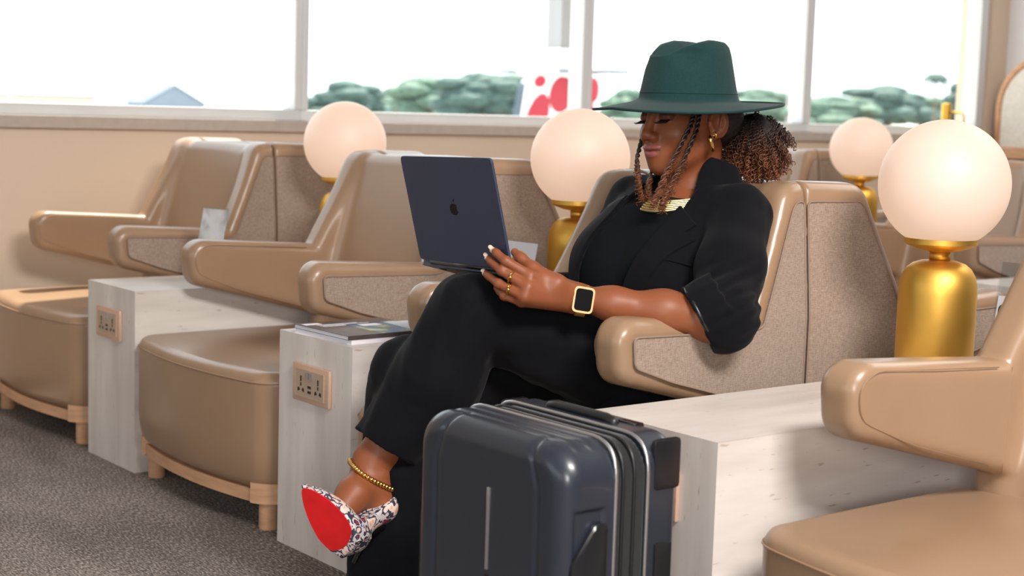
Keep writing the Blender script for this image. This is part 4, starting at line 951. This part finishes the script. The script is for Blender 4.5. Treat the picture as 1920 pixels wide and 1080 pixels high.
def collar_fn(P):
    ax0, ax1 = NECK + A_(0, .012, -.045), NECK + A_(.002, .040, .062); ax = (ax1-ax0)/np.linalg.norm(ax1-ax0)
    t = (P - ax0) @ ax; r = np.linalg.norm(P - ax0 - np.outer(t, ax), axis=1); R = .092 - .30*t + .6*np.maximum(0, .02-t)
    fr_ = np.maximum(0, -(P - NECK) @ A_(0, 1, 0) + .010); tm = .128 - .75*fr_
    d = np.maximum(np.abs(r - (.088 - .20*t)) - .005, np.maximum(-t, t - tm))
    lf_ = np.maximum(np.abs(r - (.070 + (tm - t)*.62)) - .0045, np.maximum(tm - .088 - t, t - tm)); d = smin(d, lf_, .006)
    q = tl(P); op = np.interp(q[:, 2], [.10, .16, .24], [.075, .066, .050]); return smax(d, np.minimum(op - np.abs(q[:, 0]), q[:, 1] - .0), .008)
wsurf('collar', collar_fn, A_(-2.52, 2.08, .74), A_(-2.12, 2.44, .96), .0035, M_SUIT, slack=2.2)
# cuff lining, button, pocket welt
cc = CUFF + A_(.003, .003, .004); cu = np.cross(CUFN, A_(0, 0, 1)); cu /= np.linalg.norm(cu); cv = np.cross(cu, CUFN)
wbuild(MB().tube([cc + .056*(math.cos(a)*cu + math.sin(a)*cv) for a in np.linspace(0, 2*math.pi, 33)[:-1]], .0045, 8, closed=True), 'cuff_lining', M_LINING)
bp3 = march(np.array([.088]), np.array([-.115]), jplain, .004)[0]
bt = MB().lathe([(0, 0), (.0095, 0), (.011, .0012), (.011, .003), (.009, .0042), (.0065, .003), (0, .003)], 24); RB = Vector(TF).to_track_quat('Z', 'Y').to_matrix(); bt.v = [tuple(np.array(RB @ Vector(p)) + bp3) for p in bt.v]
wbuild(bt, 'button', M_GLOSSB, angle=40)
pw = march(np.linspace(.085, .150, 8), np.linspace(.026, .038, 8), jplain, .0015); wbuild(MB().tube(pw, .0022, 6), 'pocket_welt', M_SUIT)
HEM = ANL + (KNL-ANL)*.16
def trousers_fn(P):
    d = smin(chain(P, [HIPL, KNL + A_(.01, .02, -.004)], [.098, .078], .03), chain(P, [HIPR, KNR], [.098, .076], .03), .03)
    sh = chain(P, [KNL, KNL*.55 + ANL*.45 + A_(.012, .012, 0), HEM], [.077, .084, .066], .03)
    ax = (ANL-KNL)/np.linalg.norm(ANL-KNL); t = (P - HEM) @ ax
    sh = np.maximum(sh, t)
    rl = chain(P, [KNR, KNR*.5 + ANR*.5 + A_(.0, .0, 0), ANR + A_(.005, .004, -.02)], [.078, .080, .090], .03)
    rl = np.maximum(rl, .055 - P[:, 2])
    pel = ell(P, (-2.335, 2.11, .475), (.172, .135, .105)); d = smin(d, pel, .05)
    d = smin(smin(d, rl, .022), sh, .012)
    # long creases along the hanging legs, folds at hip and knee
    d = d + wrinkle(P, 26, .0035) + wrinkle(P*A_(1, 1, .35), 60, .0022) + wrinkle(P + 1.7, 90, .0007)
    return d
wsurf('trousers', trousers_fn, A_(-2.66, 1.52, .03), A_(-2.02, 2.32, .72), .0055, M_SUIT, slack=1.7)
# ---- shoes ----------------------------------------------------
def floral(name):
    m = mat(name, srgb(60, 60, 72), .45); n = m.node_tree.nodes; L = m.node_tree.links; p = n['Principled BSDF']; tc = n.new('ShaderNodeTexCoord')
    v = n.new('ShaderNodeTexVoronoi'); v.inputs['Scale'].default_value = 62; L.new(tc.outputs['Object'], v.inputs['Vector'])
    r = n.new('ShaderNodeValToRGB'); r.color_ramp.interpolation = 'CONSTANT'; e = r.color_ramp.elements
    e[0].position = 0; e[0].color = srgb(222, 168, 142); e[1].position = .36; e[1].color = srgb(228, 206, 196)
    for po, c in ((.55, (60, 58, 74)), (.68, (206, 196, 200)), (.80, (46, 44, 60)), (.92, (176, 44, 84))): k = e.new(po); k.color = srgb(*c)
    nz = n.new('ShaderNodeTexNoise'); nz.inputs['Scale'].default_value = 45; L.new(tc.outputs['Object'], nz.inputs['Vector'])
    ad = n.new('ShaderNodeMath'); ad.operation = 'MULTIPLY_ADD'; ad.inputs[1].default_value = 38.0; L.new(v.outputs['Distance'], ad.inputs[0])
    md = n.new('ShaderNodeMath'); md.operation = 'MULTIPLY'; md.inputs[1].default_value = 1.35; L.new(nz.outputs['Fac'], md.inputs[0])
    v2 = n.new('ShaderNodeMath'); v2.operation = 'MULTIPLY'; v2.inputs[1].default_value = .55; L.new(v.outputs['Distance'], v2.inputs[0])
    sm = n.new('ShaderNodeMath'); sm.operation = 'ADD'; L.new(v2.outputs[0], sm.inputs[0]); L.new(md.outputs[0], sm.inputs[1])
    of = n.new('ShaderNodeMath'); of.operation = 'SUBTRACT'; of.inputs[1].default_value = .35; L.new(sm.outputs[0], of.inputs[0])
    L.new(of.outputs[0], r.inputs[0]); L.new(r.outputs[0], p.inputs['Base Color']); return m
M_FLORAL = floral('floral_print_leather')
M_REDSOLE = mat('red_sole', srgb(204, 16, 22), .45, noise=(30, .10, (1, 1, 1)))
E1 = (TOE-BALL)/np.linalg.norm(TOE-BALL); E1 -= SN*(E1@SN); E1 /= np.linalg.norm(E1); E2 = np.cross(SN, E1)
SC0 = BALL
def upper_fn(P):
    r = P - SC0; a = r @ E1; b = r @ E2; c = r @ SN
    hw_ = np.interp(a, [-.04, -.02, .015, .045, .075, .098, .106], [.030, .040, .042, .035, .022, .007, .001])
    th = np.interp(a, [-.04, .0, .04, .08, .104], [.046, .052, .046, .030, .010])
    fore = np.maximum(np.sqrt((b/np.maximum(hw_, .001))**2 + (np.minimum(c + .004, 0)/th)**2) - 1, -9)*np.minimum(hw_, th)
    fore = smax(fore, c - .0015, .004); fore = np.maximum(fore, np.maximum(a - .106, -a - .045))
    back = chain(P, [SC0 - SN*.030 - E1*.02, (BALL+HEEL)*.5 - SN*.006 + A_(-.004, 0, .006), HEEL + A_(0, .006, .016)], [.035, .031, .034], .02)
    back = np.where(a > -.07, np.maximum(back, c + .001), back)
    tpl = np.interp(P[:, 1], [1.47, 1.52, 1.57, 1.64], [.240, .236, .240, .266])
    cup = np.maximum(foot_fn(P) - .0045, P[:, 2] - tpl)
    hgt = np.interp(a, [-.06, -.02, .02, .045, .06], [.075, .040, .040, .050, .20])
    fore = np.maximum(fore, np.where(a > -.03, -c - hgt, -1))
    return np.minimum(smin(fore, np.maximum(back, P[:, 2] - tpl), .012), cup)
V, Q = surf(upper_fn, A_(-2.53, 1.36, .15), A_(-2.33, 1.68, .33), .0032, slack=2.2)
sh1 = obj('shoe', mesh('shoe', V - ORG, Q), M_FLORAL, woman)
sp_ = rounded([(.104, 0), (.080, .020), (.045, .035), (.010, .042), (-.022, .036), (-.034, .010), (-.034, -.012), (-.020, -.036), (.012, -.040), (.045, -.034), (.080, -.019)], .012, 4)
mb = MB().prism([tuple(p) for p in sp_], .0, .0035, 2); mb.v = [tuple(SC0 + E1*p[0] + E2*p[1] + SN*p[2]) for p in mb.v]; wbuild(mb, 'sole', M_REDSOLE, sh1, angle=40)
wbuild(MB().tube([BALL - SN*.010 - E1*.025, (BALL+HEEL)*.5 + A_(.004, 0, -.022), HEEL + A_(.002, .0, -.016)], [.016, .014, .018], 10), 'shank', M_BLACK, sh1)
ht = HEEL + A_(-.028, -.034, -.095)
wbuild(MB().tube([HEEL + A_(.002, .006, -.006), HEEL + A_(-.004, -.004, -.028), HEEL*.6 + ht*.4 + A_(.001, 0, 0), ht], [.022, .0105, .0062, .0050], 12), 'heel', M_GLOSSB, sh1)
# planted shoe, mostly under the trouser hem
mb = MB().tube([ANR + A_(0, .045, -.045), ANR + A_(0, -.02, -.055), ANR + A_(-.004, -.09, -.075), ANR + A_(-.012, -.155, -.087)], [.030, .032, .026, .006], 14)
sh2 = wbuild(mb, 'shoe', M_FLORAL)
wbuild(MB().tube([ANR + A_(0, .0, -.086), ANR + A_(-.004, -.08, -.0905), ANR + A_(-.012, -.150, -.0915)], [.010, .0035, .0028], 8), 'sole', M_REDSOLE, sh2)
wbuild(MB().tube([ANR + A_(0, .055, -.05), ANR + A_(0, .062, -.0935)], [.016, .005], 10), 'heel', M_GLOSSB, sh2)
# ---- hat ------------------------------------------------------
M_FELT = mat('dark_green_felt', srgb(23, 53, 53), .9, noise=(300, .14, (1, 1, 1)), bump=(900, .25, .0008), sheen=.08, spec=.2)
HATC = hw(-.010, 0, .036)
_hf = HF + HU*.040; _hf /= np.linalg.norm(_hf); _hu = HU - HF*.040 + HL*.055; _hu -= _hf*(_hu@_hf); _hu /= np.linalg.norm(_hu)
TM2 = np.stack([_hf, np.cross(_hu, _hf), _hu], 1)          # the hat is tipped back a little
def hat_pt(th, k):
    """th around the head (0 = front), k: 0 outer brim edge .. 1 crown foot .. 2 top centre"""
    c, s = math.cos(th), math.sin(th)
    if k <= 1:
        rf = .196 + (.106-.196)*k; rl = .188 + (.094-.188)*k
        out = (1-k)
        z = -.018*out**1.1*math.exp(-((abs(th)-math.radians(62))/math.radians(48))**2) - .012*out*max(c, 0)**3 - .010*out*max(-c, 0) + .010*out**3*max(-c, 0)
        z += .016*math.exp(-((1-k)/.10)**2)*0
        if k > .8: z += .004*((k-.8)/.2)**2
        return (rf*c, rl*s, z)
    t = k - 1                                           # up the crown
    ht_ = .120
    g = np.interp(t, [0, .15, .4, .6, .72, .82, .90, .96, 1.0], [1, .965, .89, .83, .78, .70, .55, .30, .0])
    zt = np.interp(t, [0, .15, .4, .6, .72, .82, .90, .96, 1.0], [0, .16, .48, .74, .88, .965, 1.0, 1.0, 1.0])
    f = .106*g*c; l = .094*g*s
    z = .004 + ht_*zt
    top = np.clip((zt-.72)/.28, 0, 1)
    z -= .030*top*math.exp(-(l/.030)**2)*np.interp(f, [-.1, -.04, .05, .1], [.1, .55, 1.0, 1.0])      # lengthwise crease
    z -= .016*top*np.clip(f/.08, 0, 1)                                                          # lower towards the front
    p = math.exp(-(((abs(th)-math.radians(50))/.36)**2 + ((zt-.76)/.19)**2)**1.5)                # side pinches
    l *= 1 - .19*p; f *= 1 - .19*p
    return (f, l, z)
n_t = 96; ks = list(np.linspace(0, 1, 12)) + list(1 + np.linspace(0, 1, 30)[1:])
VV = []; FF = []
for k in ks:
    for j in range(n_t):
        th = -math.pi + 2*math.pi*j/n_t; VV.append(HATC + TM2 @ A_(*hat_pt(th, k)))
for i in range(len(ks)-1):
    for j in range(n_t): FF.append((i*n_t+j, i*n_t+(j+1) % n_t, (i+1)*n_t+(j+1) % n_t, (i+1)*n_t+j))
hat = wbuild(MB().add(VV, FF), 'hat', M_FELT); sm_ = hat.modifiers.new('thickness', 'SOLIDIFY'); sm_.thickness = .0035; sm_.offset = -1
hat['label'] = 'dark green wide brimmed felt hat'
wbuild(MB().tube([HATC + TM2 @ (A_(*hat_pt(-math.pi + 2*math.pi*j/64, 1.10))*A_(1.006, 1.006, 1)) for j in range(64)], .0009, 5, closed=True), 'hat_stitching', M_FELT, hat)
wbuild(MB().tube([HATC + TM2 @ A_(*hat_pt(-math.pi + 2*math.pi*j/96, 0.0)) for j in range(96)], .0026, 6, closed=True), 'brim_edge', M_FELT, hat)
# ---- hair -----------------------------------------------------
M_HAIR = attr_mat('curly_hair', 'col', .45, .5)
M_HAIRD = mat('dark_hair', srgb(26, 17, 15), .6, noise=(200, .3, (1, 1, 1)), bump=(500, .5, .002))
def haircap(P):
    q = hl(P); S = q.copy(); S[:, 1] = np.abs(S[:, 1])
    d = ell(q, (-.016, 0, .034), (.0985, .0775, .088))
    d = smax(d, q[:, 0] - np.interp(q[:, 2], [-.08, -.03, .02, .05], [-.045, -.030, .005, .06]), .008)
    d = smin(d, ell(q, (-.075, .02, -.005), (.045, .055, .055)), .03)
    return d + .0012*np.sin(q[:, 2]*420)*np.sin(q[:, 0]*300)
wsurf('hair', haircap, HC - .16, HC + .16, .004, M_HAIRD, slack=1.6)
PUFF = hw(-.152, .040, -.050)
def strand(base, axis, length, rad, turns, tube, c0, c1, n_seg=8, sides=4, droop=.0):
    m = int(turns*n_seg) + 1; t = np.linspace(0, 1, m); ax = axis/np.linalg.norm(axis); u = np.cross(ax, A_(.3, .2, 1)); u /= np.linalg.norm(u); v = np.cross(ax, u)
    ph = random.uniform(0, 6.28); rr = rad*(1 - .35*t)*np.minimum(1, t*6 + .2)
    P = base + np.outer(t*length, ax) + np.outer(t*t*droop, A_(0, 0, -1)) + (rr*np.cos(ph + t*turns*2*math.pi))[:, None]*u + (rr*np.sin(ph + t*turns*2*math.pi))[:, None]*v
    mb = MB().tube(P, tube*(1 - .35*t), sides, caps=False); w_ = np.repeat(t, sides)[:, None]
    return mb.v, mb.f, c0*(1-w_) + c1*w_
def hair_mesh(name, items, parent=None):
    mb = MB(); C_ = []
    for v, f, c in items: mb.add(v, f); C_.append(c)
    me = mesh(name, [tuple(np.asarray(p) - ORG) for p in mb.v], mb.f); set_cols(me, np.concatenate(C_)); return obj(name, me, M_HAIR, parent or woman)
DK = np.array(srgb(30, 18, 15)[:3]); MD = np.array(srgb(84, 46, 32)[:3]); CU = np.array(srgb(158, 92, 56)[:3])
items = []
for i in range(720):
    z = random.uniform(-1, 1); a = random.uniform(0, 6.28); rr = math.sqrt(1-z*z); dr = A_(rr*math.cos(a), rr*math.sin(a), z)
    k = random.uniform(.35, .86); b0 = PUFF + dr*A_(.070, .066, .072)*k
    low = min(1, max(0, .62 - z*.75)); c0 = DK*(1-low*.5) + MD*low*.5; c1 = DK*(1-low) + (MD*.35 + CU*.65)*low; c1 = c1*random.uniform(.30, 1.20)
    items.append(strand(b0, dr*A_(1, 1, .6) + A_(0, 0, -.75), random.uniform(.030, .052), random.uniform(.0034, .0062), random.uniform(3.6, 5.8), random.uniform(.0012, .0018), c0, c1, droop=.012))
ph = hair_mesh('ponytail', items); ph['kind'] = 'stuff'
wbuild(MB().ico(PUFF, (.056, .054, .056), 3), 'ponytail_core', M_HAIRD, ph)
def lock(pts, r0, name='twisted_lock'):
    pts = np.asarray(pts, float); T_ = np.linspace(0, len(pts)-1, 64); ctr = np.stack([np.interp(T_, np.arange(len(pts)), pts[:, i]) for i in range(3)], 1)
    for _ in range(6): ctr[1:-1] = (ctr[:-2] + ctr[1:-1]*2 + ctr[2:])/4
    its = []; L_ = np.linalg.norm(np.diff(ctr, axis=0), axis=1).sum(); tw_ = L_/.0135
    t = np.linspace(0, 1, 64*4); C4 = np.stack([np.interp(t*63, np.arange(64), ctr[:, i]) for i in range(3)], 1)
    g = np.gradient(C4, axis=0); g /= np.linalg.norm(g, axis=1)[:, None]; u = np.cross(g, A_(.7, -.6, .2)); u /= np.linalg.norm(u, axis=1)[:, None]; v = np.cross(g, u)
    for s in (0, math.pi):
        ph_ = t*tw_*math.pi + s; P = C4 + r0*.75*(np.cos(ph_)[:, None]*u + np.sin(ph_)[:, None]*v)
        mb = MB().tube(P, r0*(.78 - .30*t), 6); w_ = np.concatenate([np.repeat(np.clip((t-.45)/.55, 0, 1), 6)])[:, None]; its.append((mb.v, mb.f, DK*(1-w_) + (CU*.35+MD*.45+DK*.20)*w_))
    for k in range(95):                                  # frizz towards the ends
        tt = random.uniform(.40, 1.0)**.8; p = C4[min(255, int(tt*255))]; dr = np.array([random.gauss(0, 1) for _ in range(3)]); dr /= np.linalg.norm(dr)
        c_ = (MD*(1-tt) + CU*tt)*random.uniform(.35, .95)
        its.append(strand(p, dr*.5 + A_(0, 0, -1.0), random.uniform(.010, .022)*(.6+tt*.6), random.uniform(.0028, .0055), random.uniform(1.6, 2.8), .0010, c_*.7, c_, 7, 3))
    return hair_mesh(name, its)
lock([(-2.245, 2.203, 1.007), (-2.243, 2.194, 0.976), (-2.236, 2.156, 0.928), (-2.235, 2.119, 0.876), (-2.240, 2.099, 0.826)], .0040)
lock([(-2.238, 2.212, 1.007), (-2.236, 2.203, 0.965), (-2.230, 2.169, 0.913), (-2.230, 2.134, 0.861), (-2.236, 2.116, 0.819)], .0038)
lock([(-2.400, 2.224, 0.966), (-2.365, 2.176, 0.943), (-2.345, 2.146, 0.903), (-2.335, 2.146, 0.855), (-2.325, 2.156, 0.812)], .0036)
lock([(-2.360, 2.228, 0.902), (-2.340, 2.189, 0.887), (-2.320, 2.155, 0.856), (-2.310, 2.159, 0.817)], .0038)
# eyelashes
for s in (-1, 1):
    mb = MB()
    for k in range(13):
        a = -1.1 + 2.2*k/12; r0 = hw(.0865 - .006*abs(a)**2, s*(.031 + .0125*a), -.0005 + .001*a*a); tip = hw(.0985 - .003*abs(a), s*(.031 + .0175*a), -.0025); md = hw(.093, s*(.031 + .0150*a), -.0055)
        mb.tube([r0, md, tip], [.0009, .0007, .0003], 4)
    wbuild(mb, 'eyelashes', M_BLACK)
# ---- jewellery ------------------------------------------------
ec = hw(.006, .084, -.050)
er = MB()
er.tube([ec + HM @ A_(.0035*math.sin(a)*1.0 + .005*math.cos(a), .0055*math.cos(a), .0130*math.sin(a)) for a in np.linspace(0, 2*math.pi, 25)[:-1]], .0042, 8, closed=True); wbuild(er, 'earring', M_GOLD)
wbuild(MB().tube([hw(-.004, .084, -.034) + HM @ A_(0, .0035*math.cos(a), .006*math.sin(a)) for a in np.linspace(0, 2*math.pi, 17)[:-1]], .0018, 6, closed=True), 'earring', M_GOLD)
nk = MB()
for k in range(6):                                       # stacked gold strips lying on the shirt
    aa_ = np.linspace(-.012, .068, 25); cc_ = .163 - .0056*k - .012*(1-(aa_/.062)**2)*.9 + .012*(aa_/.062)**2
    nk.tube(march(aa_, cc_, torso_fn, .0065), .0033, 6)
wbuild(nk, 'necklace', mat('pale_gold', srgb(222, 200, 140), .28, .9))
def fring(p, q_, t, r, nm, bead=True):
    c = p + (q_-p)*t; ax = (q_-p)/np.linalg.norm(q_-p); u = np.cross(ax, A_(0, 0, 1)); u /= np.linalg.norm(u); v = np.cross(ax, u)
    mb = MB().tube([c + r*(math.cos(a)*u + math.sin(a)*v) for a in np.linspace(0, 2*math.pi, 21)[:-1]], .0018, 6, closed=True)
    n_ = CAMN - ax*(CAMN@ax); n_ /= np.linalg.norm(n_)
    mb.ico(c + n_*(r+.001) - v*.0 + A_(0, 0, .002), .0032, 2); mb.ico(c + n_*(r+.001) + A_(0, 0, -.004), .0027, 2)
    wbuild(mb, nm, M_GOLD)
fring(MCP[1], PIP[1], .62, .0108, 'finger_ring'); fring(MCP[2], PIP[2], .55, .0105, 'finger_ring')
# anklet
aa = (KNL-ANL)/np.linalg.norm(KNL-ANL); ak = ANL - aa*.004; au = np.cross(aa, A_(0, 1, 0)); au /= np.linalg.norm(au); av = np.cross(aa, au)
mb = MB()
for k in range(44):
    a = 2*math.pi*k/44; dr = math.cos(a)*au + math.sin(a)*av; r_ = .015
    for _ in range(14): r_ -= float(foot_fn((ak + r_*dr)[None])[0])*.9 - .003
    mb.ico(ak + r_*dr, (.0052, .0052, .0060), 1)
wbuild(mb, 'anklet', M_GOLD)
# watch
M_MESHB = mat('rose_gold_mesh', srgb(226, 176, 112), .35, .85, noise=(900, .2, (1, 1, 1)), bump=(1500, .4, .0005))
wc = WRL + (ELL-WRL)*.02 + A_(0, 0, -.003); wx = (ELL-WRL)/np.linalg.norm(ELL-WRL); wn = A_(.66, -.66, .16); wn -= wx*(wn@wx); wn /= np.linalg.norm(wn); wy = np.cross(wn, wx)
wt = MB()
for i, (a, rr) in enumerate([(x, 0) for x in np.linspace(0, 2*math.pi, 41)[:-1]]):
    pass
ang = np.linspace(0, 2*math.pi, 41)[:-1]; n_ = len(ang); V_ = []
for (ro_, of_) in ((.0300, -.009), (.0300, .009), (.0284, .009), (.0284, -.009)):
    V_ += [wc + wx*of_ + ro_*(math.cos(a)*wn + math.sin(a)*wy) for a in ang]
F_ = [(b*n_+i, b*n_+(i+1) % n_, ((b+1) % 4)*n_+(i+1) % n_, ((b+1) % 4)*n_+i) for b in range(4) for i in range(n_)]
strap = wbuild(wt.add(V_, F_), 'watch', M_MESHB, angle=40)
def wplate(w_, h_, t0, t1, r, m, nm):
    pl = rounded([(-w_/2, -h_/2), (w_/2, -h_/2), (w_/2, h_/2), (-w_/2, h_/2)], r, 6); b_ = MB().prism([tuple(p) for p in pl], t0, t1, 2)
    b_.v = [tuple(wc + wx*p[0] + wy*p[1] + wn*(p[2] + .0300)) for p in b_.v]; wbuild(b_, nm, m, strap, angle=40)
wplate(.038, .048, -.001, .0078, .009, mat('rose_gold', srgb(206, 150, 108), .38, .8), 'watch_case'); wplate(.0315, .0405, .0078, .0088, .007, mat('black_watch_glass', srgb(5, 5, 6), .35, spec=.06), 'watch_screen')
cr = MB().lathe([(.0025, 0), (.0025, .003), (0, .0032)], 12); cr.v = [tuple(wc - wx*(.0165 + p[2]) + wy*p[0] + wn*(.0335 + p[1])) for p in cr.v]; wbuild(cr, 'watch_crown', M_GOLD, strap)
